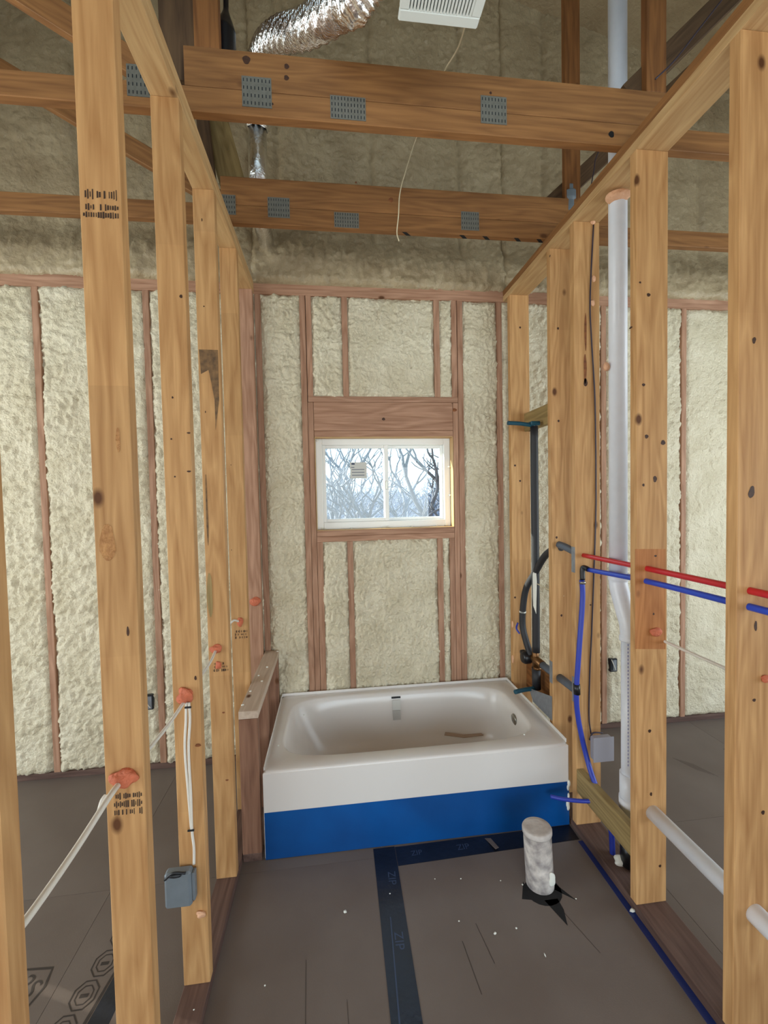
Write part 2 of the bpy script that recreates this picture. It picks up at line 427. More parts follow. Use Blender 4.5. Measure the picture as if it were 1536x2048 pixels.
board('header_plate', 0.364, 1.312, B, B + 0.14, 2.156, 2.195, 'x', 'ext', wb)
board('rough_sill', 0.364, 1.312, B, B + 0.14, 1.490, 1.528, 'x', 'ext', wb)
board('rough_sill', 0.364, 1.312, B, B + 0.14, 1.452, 1.489, 'x', 'ext', wb)
lstuds = [(-0.685, -0.647), (-1.327, -1.289), (-1.75, -1.712), (-2.17, -2.132), (-2.6, -2.562), (-3.02, -2.982), (-3.5, -3.46)]
rstuds = [(2.412, 2.450), (3.046, 3.084), (3.50, 3.538), (3.92, 3.958), (4.4, 4.438)]
for a, b in lstuds + rstuds: est(a, b, T, HT)
knot(hd, (0.8300, 2.9120, 2.2740), 0.011, 0.010); knot(hd, (1.3240, 2.9120, 2.3370), 0.016, 0.012, 'bark')
# foam in every bay
bays = [(0.040, 0.287, T, HT, 1.0), (0.364, 0.563, 2.425, HT, 1.0), (0.601, 1.189, 2.425, HT, 0.8), (1.227, 1.310, 2.425, HT, .9),
        (1.390, 1.632, T, HT, 1.0), (0.402, 0.566, T, 1.452, 1.0), (0.604, 1.190, T, 1.452, 1.15), (1.228, 1.276, T, 1.452, 1.0)]
for i, (a, b, c, d, rr) in enumerate(bays): foam_panel(wb, a, b, c, d, B, 0.0062, i * 3, rr * 1.35)
lx = [0.002] + [v for p in lstuds for v in (p[1], p[0])]
segs = [(lx[i + 1], lx[i]) for i in range(0, len(lx) - 1, 2)]
for i, (a, b) in enumerate(segs):
    foam_panel(wb, a, b, T, HT, B, 0.011 if a > -1.8 else 0.03, 40 + i * 3, 1.5)
rx = [1.670] + [v for p in rstuds for v in p]
segs = [(rx[i], rx[i + 1]) for i in range(0, len(rx) - 1, 2)]
for i, (a, b) in enumerate(segs):
    foam_panel(wb, a, b, T, HT, B, 0.0115 if b < 3.6 else 0.03, 70 + i * 3, 1.2 if i < 2 else 0.8)
# sheathing outside, with the window hole
for k, (a, b, c, d) in enumerate([(XL, 0.364, 0, PT), (1.312, XR, 0, PT), (0.364, 1.312, 0, 1.452), (0.364, 1.312, 2.195, PT)]):
    board('sheathing', a, b, B + 0.142, B + 0.155, c, d, 'z', 'sheath', wb, 0)

# ---------- gable above the plates and the roof deck
ce = empty('ceiling', (0.8, B, PT), kind='structure')
def band(X, Z):
    t = np.clip((3.52 - Z) / 0.25, 0, 1); t = t * t * (3 - 2 * t)
    low = 0.05 * t + t * 0.030 * np.abs(perlin(X * 13, Z * 5.5, 91)) + t * 0.016 * np.abs(perlin(X * 27, Z * 13, 92))
    return low + 0.03 * perlin(X * 0.9, Z * 0.9, 93) - 0.02 * np.exp(-((np.mod(X + 0.13, 0.61) - 0.3) / 0.02) ** 2) * (1 - t)
foam_panel(ce, -1.7, 0.0, PT, 5.4, B + 0.03, 0.016, 120, 1.0, name='foam_panel', m='foamshade', extra=band)
foam_panel(ce, 0.0, 1.7, PT, 5.4, B + 0.03, 0.012, 124, 1.0, name='foam_panel', m='foamshade', extra=band)
foam_panel(ce, 1.7, 3.9, PT, 5.4, B + 0.03, 0.016, 127, 1.0, name='foam_panel', m='foamshade', extra=band)
foam_panel(ce, -4.2, -1.7, PT, 5.4, B + 0.03, 0.05, 130, 0.8, name='foam_panel', m='foamshade', extra=band)
foam_panel(ce, 3.9, 5.2, PT, 5.4, B + 0.03, 0.05, 133, 0.8, name='foam_panel', m='foamshade', extra=band)
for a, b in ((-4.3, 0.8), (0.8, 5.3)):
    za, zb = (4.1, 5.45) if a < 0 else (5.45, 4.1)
    slab('roof_deck', [(a, -3.5, za), (a, B + 0.15, za), (b, B + 0.15, zb), (b, -3.5, zb)], -0.05, 'foamshade', ce)

# unseen deck added over the side rooms and behind the camera to shade the gable
for (a, b, c, d) in ((-4.2, 5.2, -3.5, 0.80), (-4.2, -2.5, 0.802, B), (4.35, 5.2, 0.802, B)):
    board('gable_shade_deck', a, b, c, d, PT + 0.092, PT + 0.110, 'y', 'sheath', ce, 0)
# ---------- outer ends of the house (behind and beside the camera), with the openings the daylight comes through
def opening_wall(name, mk, a0, a1, o0, o1, oz0, oz1, top):
    e = empty(name, kind='structure')
    for (p, q, z0, z1) in ((a0, o0, 0, top), (o1, a1, 0, top), (o0, o1, 0, oz0), (o0, o1, oz1, top)):
        mk(p, q, z0, z1, e)
    return e
opening_wall('wall_rear', lambda p, q, a, b, e: board('wall_panel', p, q, -3.6, -3.5, a, b, 'z', 'roofing', e, 0), -4.2, 5.2, -1.6, 2.8, 0.5, 3.0, 4.1)
opening_wall('wall_left_end', lambda p, q, a, b, e: board('wall_panel', -4.30, -4.195, p, q, a, b, 'z', 'roofing', e, 0), -3.5, 3.05, -1.0, 2.2, 0.5, 2.95, 4.1)
opening_wall('wall_right_end', lambda p, q, a, b, e: board('wall_panel', 5.195, 5.30, p, q, a, b, 'z', 'roofing', e, 0), -3.5, 3.05, -1.2, 2.0, 0.5, 2.95, 4.1)

# ---------- left stud wall (2x4)
wlft = empty('wall_left', (-0.045, 1.6, 0), kind='structure')
LS = {}
for k, y in enumerate([0.24, 0.647, 1.0912, 1.5365, 1.9653, 2.4012, 2.8500]):
    LS[k] = board('stud', -0.089, 0.0, y, y + T, T, HT, 'z', 'stud' if k < 6 else 'ext', wlft)
board('top_plate', -0.089, 0.0, -0.6, B - 0.002, HT, HT + T, 'y', 'plate', wlft)
board('top_plate', -0.089, 0.0, -0.6, B - 0.002, HT + T + 0.001, PT, 'y', 'plate', wlft)
board('bottom_plate', -0.089, 0.0, -0.6, B - 0.002, 0, T, 'y', 'sole', wlft)

# ---------- right stud wall (2x6 plumbing wall)
wr = empty('wall_right', (W + 0.07, 1.6, 0), kind='structure')
RS = {}
for k, y in enumerate([0.72, 1.158, 1.590, 2.030, 2.262, 2.800]):
    RS[k] = board('stud', W, WR, y, y + T, T, HT, 'z', 'stud', wr)
board('top_plate', W, WR, -0.6, B - 0.002, HT, HT + T, 'y', 'plate', wr)
board('top_plate', W, WR, -0.6, B - 0.002, HT + T + 0.001, PT, 'y', 'chord', wr)
board('bottom_plate', W, WR, -0.6, B - 0.002, 0, T, 'y', 'sole', wr)
board('blocking', WR - 0.04, WR - 0.002, 2.301, 2.799, 2.17, 2.29, 'y', 'greenish', wr)
board('blocking', WR - 0.04, WR - 0.002, 2.301, 2.799, 0.42, 0.62, 'y', 'web', wr)
board('blocking', W + 0.001, W + 0.039, 1.629, 2.029, 0.215, 0.335, 'y', 'greenish', wr)

# ---------- knee wall at the head of the tub
wk = empty('wall_knee', (0.05, 2.5, 0), kind='structure')
board('end_post', 0.003, 0.092, 2.085, 2.123, T, 0.700, 'z', 'kneepost', wk)
board('cap_plate', 0.003, 0.094, 2.085, B - 0.004, 0.701, 0.739, 'y', 'dusty', wk)
board('bottom_plate', 0.003, 0.092, 2.085, B - 0.004, 0, T, 'y', 'sole', wk)
board('stud', 0.003, 0.092, 2.40, 2.438, T, 0.700, 'z', 'kneepost', wk)
board('stud', 0.003, 0.092, 2.86, 2.898, T, 0.700, 'z', 'kneepost', wk)

# ---------- character of single studs: knots, stains, splits, stamps
s1, s2, s3, s4, s5 = LS[2], LS[3], LS[4], LS[5], LS[6]
F1, F2, F3, F4 = 1.0912, 1.5365, 1.9653, 2.4012
stamp(s1, -0.083, -0.006, F1, 2.445, 2.475, 1, 1); stamp(s1, -0.083, -0.004, F1, 2.405, 2.440, 2, 2)
stamp(s1, -0.072, -0.006, F1, 0.985, 1.045, 3, 3)
stamp(s3, -0.072, -0.006, F3, 0.985, 1.030, 4, 3); stamp(s4, -0.072, -0.006, F4, 0.99, 1.04, 5, 3); stamp(LS[1], -0.07, -0.01, 0.647, 1.6, 1.66, 6, 3)
knot(s1, (-0.0600, 1.0910, 1.6530), 0.018, 0.045, 'torn', name='torn_grain')
knot(s1, (-0.0270, 1.0910, 1.8950), 0.005, 0.030, 'torn', name='torn_grain')
knot(s1, (-0.0230, 1.0910, 1.4380), 0.003, 0.012)
knot(s2, (-0.0140, 1.5360, 2.4330), 0.005, 0.006); knot(s2, (-0.0530, 1.5360, 2.0970), 0.003, 0.004); knot(s2, (-0.0620, 1.5360, 1.9580), 0.003, 0.003)
knot(s2, (-0.0050, 1.5360, 1.9780), 0.006, 0.003); knot(s2, (-0.0550, 1.5360, 1.8310), 0.003, 0.003); knot(s2, (-0.0090, 1.5360, 1.8480), 0.007, 0.003)
knot(s2, (-0.0120, 1.5360, 1.1360), 0.004, 0.008); knot(s2, (-0.0120, 1.5360, 0.8990), 0.010, 0.006, 'bark'); knot(s2, (-0.0500, 1.5360, 0.3470), 0.008, 0.006, 'bark')
knot(s3, (-0.0530, 1.9650, 2.9500), 0.002, 0.007); knot(s3, (-0.0570, 1.9650, 2.5850), 0.003, 0.003); knot(s3, (-0.0660, 1.9650, 2.1330), 0.002, 0.005)
knot(s3, (-0.0330, 1.9650, 0.8000), 0.006, 0.004, 'bark'); knot(s3, (-0.0280, 1.9650, 0.4910), 0.007, 0.004, 'bark')
slab('stain', [(-0.0840, 1.9650, 2.4010), (-0.0790, 1.9650, 2.2960), (-0.0470, 1.9650, 2.3140), (-0.0350, 1.9650, 2.2450), (-0.0260, 1.9650, 2.1850), (-0.0260, 1.9650, 2.0550), (-0.0070, 1.9650, 2.1850), (-0.0050, 1.9650, 2.4000)], 0.0006, 'stain', s3)
knot(s3, (-0.0740, 1.9650, 1.7060), 0.004, 0.16, 'stain', name='stain'); knot(s3, (-0.0740, 1.9650, 1.3310), 0.012, 0.10, 'greenish', name='stain')
knot(s4, (-0.0630, 2.4010, 1.9360), 0.002, 0.003); knot(s4, (-0.0750, 2.4010, 1.4780), 0.002, 0.003)
r3, r4, r2, r1, rb = RS[2], RS[1], RS[3], RS[4], RS[5]
for p, y, a, b in (((1.7310, 1.5900, 2.5230), 1.59, .008, .007), ((1.6950, 1.5900, 2.5700), 1.59, .005, .004), ((1.7100, 1.5900, 2.1710), 1.59, .007, .006), ((1.7230, 1.5900, 1.9670), 1.59, .008, .008),
                   ((1.7950, 1.5900, 1.9430), 1.59, .010, .010), ((1.7600, 1.5900, 1.7970), 1.59, .008, .013), ((1.7100, 1.5900, 1.7740), 1.59, .005, .006), ((1.7630, 1.5900, 1.4870), 1.59, .006, .004),
                   ((1.7550, 1.5900, 1.2510), 1.59, .004, .005), ((1.7380, 1.5900, 0.7680), 1.59, .007, .007), ((1.7450, 1.5900, 0.5030), 1.59, .005, .008), ((1.7860, 1.5900, 0.1930), 1.59, .006, .006)):
    knot(r3, p, a, b)
slab('stain', [(1.6740, 1.5900, 1.1120), (1.8080, 1.5900, 1.1030), (1.8070, 1.5900, 1.5140), (1.6740, 1.5900, 1.5180)], 0.0003, 'redder', r3)
knot(r3, (1.6800, 1.6220, 2.4070), .010, .004, face='x')
knot(r4, (1.7270, 1.1580, 1.7400), .010, .019, rot=-0.25); knot(r4, (1.7310, 1.1580, 2.1910), .006, .010, rot=-0.2); knot(r4, (1.7780, 1.1580, 0.7430), .006, .007); knot(r4, (1.7460, 1.1580, 1.3310), .005, .016)
knot(r4, (1.7430, 1.1580, 1.1010), .006, .005)
knot(r2, (1.7370, 2.0300, 2.3630), .008, .075, 'bark', name='bark_streak'); knot(r2, (1.7400, 2.0300, 2.5450), .006, .095, 'bark', name='bark_streak'); knot(r2, (1.7390, 2.0300, 2.2970), .010, .02)
knot(r2, (1.7610, 2.0300, 1.1780), .005, .004)
for q in ((1.7240, 2.2620, 2.6510), (1.7240, 2.2620, 2.1470), (1.7080, 2.2620, 1.5020), (1.7340, 2.2620, 1.0620)): knot(r1, q, .006, .007)
knot(r1, (1.6800, 2.2610, 3.0380), .006, .006, face='x')
for q in ((1.7520, 2.8000, 2.8650), (1.7070, 2.8000, 1.9420), (1.7420, 2.8000, 1.8370), (1.6980, 2.8000, 1.0410)): knot(rb, q, .007, .007)

# ================================================================== ROOF TRUSSES
def truss(y, lab, xl, xr, plates, holes, webs, seam=True):
    t = empty('roof_truss', (0.8, y, PT), label=lab, cat='truss')
    lo = board('bottom_chord', -4.15, 5.15, y, y + T, PT + 0.001, PT + 0.0895, 'x', 'chord', t)
    up = board('upper_chord', xl, xr, y, y + T, PT + 0.091, PT + 0.229, 'x', 'chord', t)
    for (xa, za, xb, zb, w, mt, dy) in webs: strut('web', (xa, y + 0.019 + dy, za), (xb, y + 0.019 + dy, zb), w, 0.036, mt, t)
    for (x0, z0, x1, z1) in plates:
        pl = empty('nail_plate', (x0, y, z0)); place(pl, Matrix.Translation((x0, y, z0)), t)
        board('plate_sheet', x0, x1, y - 0.0022, y - 0.0003, z0, z1, 'z', 'nailplate', pl, 0)
        V = []; F = []
        nx = max(3, int((x1 - x0) / 0.012))
        for i in range(nx):
            for j in range(4):
                cx = x0 + (x1 - x0) * (i + .5) / nx; cz = z0 + (z1 - z0) * (j + .5) / 4; b = len(V)
                V += [(cx - .0016, y - .0026, cz - .006), (cx + .0016, y - .0026, cz - .006), (cx + .0016, y - .0026, cz + .006), (cx - .0016, y - .0026, cz + .006)]
                F.append((b, b + 1, b + 2, b + 3))
        tt = wobj('teeth_slots', pydata('teeth_slots', V, F), 'boxdark', pl)
    for (c, r, mt) in holes: knot(up, c, r, r * 1.1, mt, name='bolt_hole' if mt == 'black' else 'knot')
    return t
tr1 = truss(1.675, 'nearer wooden roof truss crossing overhead, with three large grey nail plates', -0.02, 1.96,
      [(0.181, 3.187, 0.287, 3.295), (0.501, 3.170, 0.634, 3.255), (1.085, 3.200, 1.190, 3.305), (-0.215, 3.190, -0.120, 3.300)],
      [((1.6340, 1.6750, 3.2000), 0.012, 'black'), ((0.2000, 1.6750, 3.3530), 0.014, 'knot'), ((0.3440, 1.6750, 3.3440), 0.009, 'knot'), ((0.3420, 1.6750, 3.3030), 0.009, 'knot'), ((1.1260, 1.6750, 3.3180), 0.005, 'knot'), ((0.2890, 1.6750, 3.2050), 0.004, 'knot')],
      [(0.062, 3.386, 0.062, 5.0, 0.088, 'web', 0), (-0.05, 3.30, -0.05, 5.0, 0.13, 'webdark', 0.04), (1.835, 3.386, 1.835, 4.9, 0.088, 'web', 0), (1.74, 3.40, 3.0, 4.62, 0.089, 'webdark', 0.03),
       (-0.10, 3.26, -2.0, 4.36, 0.089, 'chord', 0)])
tr2 = truss(2.31, 'farther wooden roof truss crossing above the tub, with small ribbed nail plates', -0.05, 2.06,
      [(-0.077, 3.194, 0.022, 3.292), (0.181, 3.192, 0.291, 3.293), (0.518, 3.160, 0.647, 3.237), (1.200, 3.181, 1.300, 3.279)],
      [((0.8200, 2.3100, 3.3170), 0.012, 'bark'), ((0.6360, 2.3100, 3.3950), 0.005, 'bark')],
      [(-0.10, 3.30, -0.22, 4.9, 0.060, 'webdark', 0), (0.0, 3.386, -0.24, 4.35, 0.13, 'greenish', 0.045), (1.845, 3.386, 1.845, 5.0, 0.089, 'web', 0.0), (1.74, 3.38, 3.1, 4.62, 0.089, 'webdark', 0.035),
       (0.0, 3.26, -2.1, 4.42, 0.089, 'chord', 0.035)])
# dark staple marks along the underside of the farther truss
for px in (0.875, 1.19, 1.32, 1.50, 1.63):
    slab('ink_mark', [(px, 2.315, PT + 0.0004), (px + 0.03, 2.345, PT + 0.0004), (px + 0.055, 2.345, PT + 0.0004), (px + 0.025, 2.315, PT + 0.0004)], -0.0008, 'black', tr2)

# ================================================================== WINDOW
win = empty('window_1', (0.84, B + 0.07, 1.53), kind='structure')
wx0, wx1, wz0, wz1 = 0.366, 1.310, 1.530, 2.154
def frame(name, x0, x1, z0, z1, w, y0, y1, m, parent):
    e = empty(name, (x0, y0, z0)); place(e, Matrix.Translation((x0, y0, z0)), parent)
    ws = w if isinstance(w, tuple) else (w, w, w, w)   # left right bottom top
    board('stile', x0, x0 + ws[0], y0, y1, z0, z1, 'z', m, e, 0.003); board('stile', x1 - ws[1], x1, y0, y1, z0, z1, 'z', m, e, 0.003)
    board('rail', x0 + ws[0], x1 - ws[1], y0, y1, z0, z0 + ws[2], 'x', m, e, 0.003); board('rail', x0 + ws[0], x1 - ws[1], y0, y1, z1 - ws[3], z1, 'x', m, e, 0.003)
    return e
frame('window_frame', wx0, wx1, wz0, wz1, (0.045, 0.045, 0.05, 0.045), B + 0.078, B + 0.139, 'vinyl', win)
sl = frame('left_sash', wx0 + 0.045, 0.868, wz0 + 0.05, wz1 - 0.045, (0.022, 0.030, 0.022, 0.022), B + 0.086, B + 0.108, 'vinyl', win)
srr = frame('right_sash', 0.835, wx1 - 0.045, wz0 + 0.05, wz1 - 0.045, (0.030, 0.022, 0.020, 0.022), B + 0.112, B + 0.134, 'vinyl', win)
board('pane', wx0 + 0.066, 0.840, B + 0.095, B + 0.099, wz0 + 0.07, wz1 - 0.066, 'x', 'glass', sl, 0)
board('pane', 0.864, wx1 - 0.066, B + 0.121, B + 0.125, wz0 + 0.069, wz1 - 0.066, 'x', 'glass', srr, 0)
board('latch', 0.846, 0.858, B + 0.074, B + 0.086, 1.80, 1.86, 'z', 'steel', sl)
for (a, b, c, d, ax) in ((0.3645, 0.3675, 1.531, 2.153, 'z'), (1.3085, 1.3115, 1.531, 2.153, 'z')): board('jamb_liner', a, b, B - 0.001, B + 0.076, c, d, 'z', 'plate', win, 0)
board('jamb_liner', 0.368, 1.308, B - 0.001, B + 0.076, 1.5285, 1.5315, 'x', 'plate', win, 0)
board('jamb_liner', 0.368, 1.308, B - 0.001, B + 0.076, 2.1520, 2.1555, 'x', 'plate', win, 0)
# beads of sealing foam round the frame
for i, (x, z) in enumerate([(0.42, 1.536), (0.60, 1.535), (0.83, 1.537), (0.85, 1.538), (1.02, 1.535), (1.2, 1.537), (1.27, 1.54), (1.303, 1.75), (0.38, 2.14), (0.40, 1.54), (1.3, 1.95)]):
    blob('foam_bead', (x, B + 0.068, z), 0.010, 'bit', win, (1.9 if i in (2, 3) else 1.0, 1.0, .6), .3, i, 2)
st = board('window_sticker', 0.600, 0.716, B + 0.0930, B + 0.0942, 1.880, 1.992, 'x', 'paper', None, 0)
tag(st, 'pale paper sticker on the upper part of the left window pane', 'sticker')
for k, (a, b, z) in enumerate(((0.61, 0.633, 1.975), (0.607, 0.63, 1.955), (0.612, 0.70, 1.94), (0.612, 0.70, 1.92), (0.612, 0.70, 1.90))):
    board('print_line', a, b, B + 0.0920, B + 0.0929, z, z + (0.012 if k == 0 else 0.004), 'x', 'tapeink', st, 0)

# ================================================================== BATHTUB
tub = empty('bathtub', (0.885, 2.5, 0), label='white enamel alcove bathtub under the window with blue film on its apron', cat='bathtub')
TX0, TX1, TY0, TY1, TZ = 0.106, 1.672, 2.083, 2.888, 0.437
def ring(cx, cy, a, b, n, z, N=160):
    out = []
    for k in range(N):
        t = 2 * PI * k / N; c, s = math.cos(t), math.sin(t); r = (abs(c) ** n + abs(s) ** n) ** (-1 / n)
        out.append((cx + a * c * r, cy + b * s * r, z(c * r, s * r) if callable(z) else z))
    return out
mx_, my_ = (TX0 + TX1) / 2, (TY0 + TY1) / 2; A_, B_ = (TX1 - TX0) / 2, (TY1 - TY0) / 2
rings = [ring(mx_, my_, A_, B_, 40, TZ - 0.035), ring(mx_, my_, A_, B_, 40, TZ - 0.010), ring(mx_, my_, A_ - 0.003, B_ - 0.003, 40, TZ - 0.003), ring(mx_, my_, A_ - 0.010, B_ - 0.010, 36, TZ)]
bx, by = 0.872, 2.502
for (cx, cy, a, b, n, z) in [(bx, by, .705, .330, 5.5, TZ - .001), (bx, by, .695, .320, 5.5, TZ - .007), (bx, by, .686, .311, 5.2, TZ - .025), (bx + .004, by, .672, .300, 5, TZ - .08),
                             (bx + .018, by, .645, .288, 4.6, TZ - .17), (bx + .035, by, .610, .272, 4.2, TZ - .27), (bx + .045, by, .580, .255, 4, TZ - .325), (bx + .05, by, .53, .22, 3.6, TZ - .352), (bx + .06, by, .40, .15, 3, TZ - .360), (bx + .07, by, .15, .06, 2.4, TZ - .363)]:
    rings.append(ring(cx, cy, a, b, n, z))
V = [v for r_ in rings for v in r_]; N = 160; F = []
for i in range(len(rings) - 1):
    for k in range(N): F.append((i * N + k, (i + 1) * N + k, (i + 1) * N + (k + 1) % N, i * N + (k + 1) % N))
F.append(tuple((len(rings) - 1) * N + k for k in range(N)))
me = pydata('basin', V, F)
bm = bmesh.new(); bm.from_mesh(me); bmesh.ops.recalc_face_normals(bm, faces=bm.faces[:]); bm.to_mesh(me); bm.free()
basin = wobj('basin', me, 'enamel', tub, True)
board('apron', TX0 + 0.0005, TX1 - 0.0005, TY0 - 0.001, TY0 + 0.022, 0.002, TZ - 0.007, 'x', 'enamel', tub, 0.006)
board('protective_film', TX0 + 0.004, TX1 - 0.002, TY0 - 0.0024, TY0 - 0.0009, 0.004, 0.236, 'x', 'film', tub, 0)
board('wall_flange', TX0 + 0.002, TX1 - 0.002, TY1 - 0.006, TY1 - 0.001, TZ - 0.006, TZ + 0.016, 'x', 'enamel', tub, 0.002)
board('wall_flange', TX1 - 0.007, TX1 - 0.002, TY0 + 0.02, TY1 - 0.002, TZ - 0.006, TZ + 0.016, 'y', 'enamel', tub, 0.002)
board('wall_flange', TX0 + 0.002, TX0 + 0.006, TY0 + 0.02, TY1 - 0.002, TZ - 0.006, TZ + 0.012, 'y', 'enamel', tub, 0.002)
lathe('overflow_plate', [(0.0005, 0), (0.034, 0), (0.036, 0.004), (0.033, 0.009), (0.010, 0.011), (0.0005, 0.011)], (1.553, 2.49, 0.362), 'steel', tub, R=Matrix.Rotation(-PI / 2 - 0.08, 4, 'Y'))
slab('label_strip', [(0.832, 2.8045, 0.401), (0.832, 2.8055, 0.413), (0.893, 2.8055, 0.413), (0.893, 2.8045, 0.401)], -0.001, 'boxdark', tub)
slab('paper_label', [(0.836, 2.7895, 0.330), (0.836, 2.799, 0.393), (0.890, 2.799, 0.393), (0.890, 2.7895, 0.330)], -0.001, 'paper', tub)
slab('paper_label', [(0.836, 2.778, 0.268), (0.836, 2.789, 0.327), (0.888, 2.789, 0.327), (0.888, 2.778, 0.268)], -0.001, 'greypaper', tub)
for i, (x, z, r) in enumerate([(1.668, 0.225, .012), (1.664, 0.205, .010), (1.666, 0.16, .009), (1.662, 0.12, .014), (1.664, 0.10, .012)]):
    blob('caulk_dab', (x, TY0 - 0.003, z), r, 'bit', tub, (.7, .4, 1.8), .3, i, 2)
st = slab('wood_scrap', [(1.17, 2.735, 0.160), (1.30, 2.712, 0.145), (1.43, 2.712, 0.150), (1.42, 2.726, 0.158), (1.30, 2.732, 0.155), (1.18, 2.746, 0.174)], 0.005, 'stick')
tag(st, 'thin wood offcut lying in the bottom of the bathtub', 'offcut')

# ================================================================== FLOOR TAPES AND DRAIN STUB
def tape(name, pts, m, label, h=0.0012):
    o = slab(name, [(x, y, 0.0002) for x, y in pts], h, m); return tag(o, label, 'tape')
t1 = tape('seam_tape', [(0.600, -0.4), (0.700, -0.4), (0.738, 1.976), (0.738, 2.075), (0.632, 2.075)], 'tape', 'dark seam tape running along the floor from the bathtub towards the camera')
t2 = tape('seam_tape', [(0.740, 1.960), (1.668, 1.985), (1.670, 2.082), (0.740, 2.070)], 'tape', 'black seam tape lying along the foot of the bathtub apron')
t3 = tape('edge_tape', [(1.640, -0.4), (1.679, -0.4), (1.679, 1.975), (1.655, 1.975)], 'tapeblue', 'narrow blue tape along the foot of the right stud wall')
slab('tape_fold', [(0.640, 1.20, 0.0016), (0.646, 1.20, 0.0016), (0.672, 1.715, 0.0016), (0.668, 1.72, 0.0016)], 0.0015, 'tapeink', t1)
def text(name, s, size, mw, m, parent):
    c = bpy.data.curves.new(name, 'FONT'); c.body = s; c.size = size; c.align_x = 'CENTER'; c.align_y = 'CENTER'
    o = bpy.data.objects.new(name, c); COL.objects.link(o)
    dg = bpy.context.evaluated_depsgraph_get(); me = bpy.data.meshes.new_from_object(o.evaluated_get(dg))
    COL.objects.unlink(o); bpy.data.objects.remove(o); bpy.data.curves.remove(c)
    return link(name, me, m, mw, parent)
text('tape_print', 'ZIP', 0.050, Matrix.Translation((0.690, 1.62, 0.0018)) @ Matrix.Rotation(-PI / 2 - .04, 4, 'Z'), 'tapeink', t1)
text('tape_print', 'ZIP', 0.050, Matrix.Translation((0.700, 1.90, 0.0018)) @ Matrix.Rotation(-PI / 2 - .04, 4, 'Z'), 'tapeink', t1)
text('tape_print', 'ZIP', 0.046, Matrix.Translation((1.075, 2.022, 0.0018)) @ Matrix.Rotation(0.03, 4, 'Z'), 'tapeink', t2)
text('tape_print', 'ZIP', 0.040, Matrix.Translation((0.84, 2.02, 0.0018)) @ Matrix.Rotation(0.03, 4, 'Z'), 'tapeink', t2)
slab('torn_flap', [(1.20, 2.06, .0016), (1.23, 2.055, .0016), (1.245, 1.985, .010), (1.225, 1.975, .012)], 0.001, 'floor', t2)
# floor marks: pencil lines and printed stamps
fm = bpy.data.objects['floor']
for (a, b, w) in (((0.935, 1.585), (0.948, 1.40), .0018), ((1.01, 1.645), (1.03, 1.49), .002), ((0.33, 1.60), (0.35, 1.20), .0015), ((0.48, 1.45), (0.485, 1.30), .001), ((1.37, 1.70), (1.44, 1.47), .0012)):
    slab('pencil_line', [(a[0], a[1], .0001), (a[0] + w, a[1], .0001), (b[0] + w, b[1], .0001), (b[0], b[1], .0001)], -0.0006, 'floorink', fm)
def outline(name, pts, w, parent, z=0.0008):
    """closed printed outline of width w"""
    c = Vector((sum(p[0] for p in pts) / len(pts), sum(p[1] for p in pts) / len(pts)))
    V = []; n = len(pts)
    for p in pts:
        d = (c - Vector(p)); V += [(p[0], p[1], z), (p[0] + d.normalized().x * w, p[1] + d.normalized().y * w, z)]
    F = [(2 * i, 2 * ((i + 1) % n), 2 * ((i + 1) % n) + 1, 2 * i + 1) for i in range(n)]
    return wobj(name, pydata(name, V, F), 'floorink', parent)
fp = empty('floor_print', (-0.6, 1.65, 0)); place(fp, Matrix.Translation((-0.6, 1.65, 0)), fm)
outline('printed_frame', [(-0.735, 1.715), (-0.615, 1.708), (-0.600, 1.640), (-0.625, 1.560), (-0.655, 1.520), (-0.665, 1.60)], 0.010, fp)
text('printed_digits', '2S', 0.085, Matrix.Translation((-0.665, 1.645, 0.001)) @ Matrix.Rotation(-0.55, 4, 'Z'), 'floorink', fp)
fq = empty('floor_print', (-0.45, 1.6, 0)); place(fq, Matrix.Translation((-0.45, 1.6, 0)), fm)
def octo(cx, cy, a, b, rot):
    P = []
    for k in range(8):
        t = PI / 8 + k * PI / 4; x, y = a * math.cos(t), b * math.sin(t); P.append((cx + x * math.cos(rot) - y * math.sin(rot), cy + x * math.sin(rot) + y * math.cos(rot)))
    return P
for k in range(6):
    cx, cy = -0.40 - 0.018 * k + 0.01, 1.80 - 0.105 * k
    outline('printed_octagon', octo(cx - .02, cy, .046, .052, 0), 0.005, fq); outline('printed_octagon', octo(cx - .02, cy, .030, .034, 0), 0.004, fq)
    slab('printed_bar', [(cx - .034, cy - .008, .0003), (cx - .006, cy - .008, .0003), (cx - .006, cy + .004, .0003), (cx - .034, cy + .004, .0003)], .0005, 'floorink', fq)
slab('printed_edge', [(-0.355, 1.78, .0003), (-0.385, 1.95, .0003), (-0.392, 1.95, .0003), (-0.372, 1.70, .0003), (-0.45, 1.20, .0003), (-0.43, 1.20, .0003)], .0005, 'floorink', fq)
slab('printed_band', [(-0.36, 1.72, .0003), (-0.30, 1.72, .0003), (-0.33, 1.25, .0003), (-0.42, 1.25, .0003)], .0006, 'tape', fq)
# right room prints on the floor
fr_ = empty('floor_print', (2.6, 2.4, 0)); place(fr_, Matrix.Translation((2.6, 2.4, 0)), fm)
for k in range(6):
    a = Vector((2.6470, 2.5260, 0.0000)); b = Vector((2.6990, 2.3870, 0.0000)); o_ = k * 0.014
    slab('printed_bar', [(a.x + o_, a.y - o_, .0003), (b.x + o_, b.y - o_, .0003), (b.x + o_, b.y - o_ - .006, .0003), (a.x + o_, a.y - o_ - .006, .0003)], .0005, 'floorink', fr_)
slab('printed_patch', [(3.05, 2.56, .0003), (3.42, 2.60, .0003), (3.36, 2.45, .0003), (3.15, 2.42, .0003)], .0005, 'floorink', fr_)

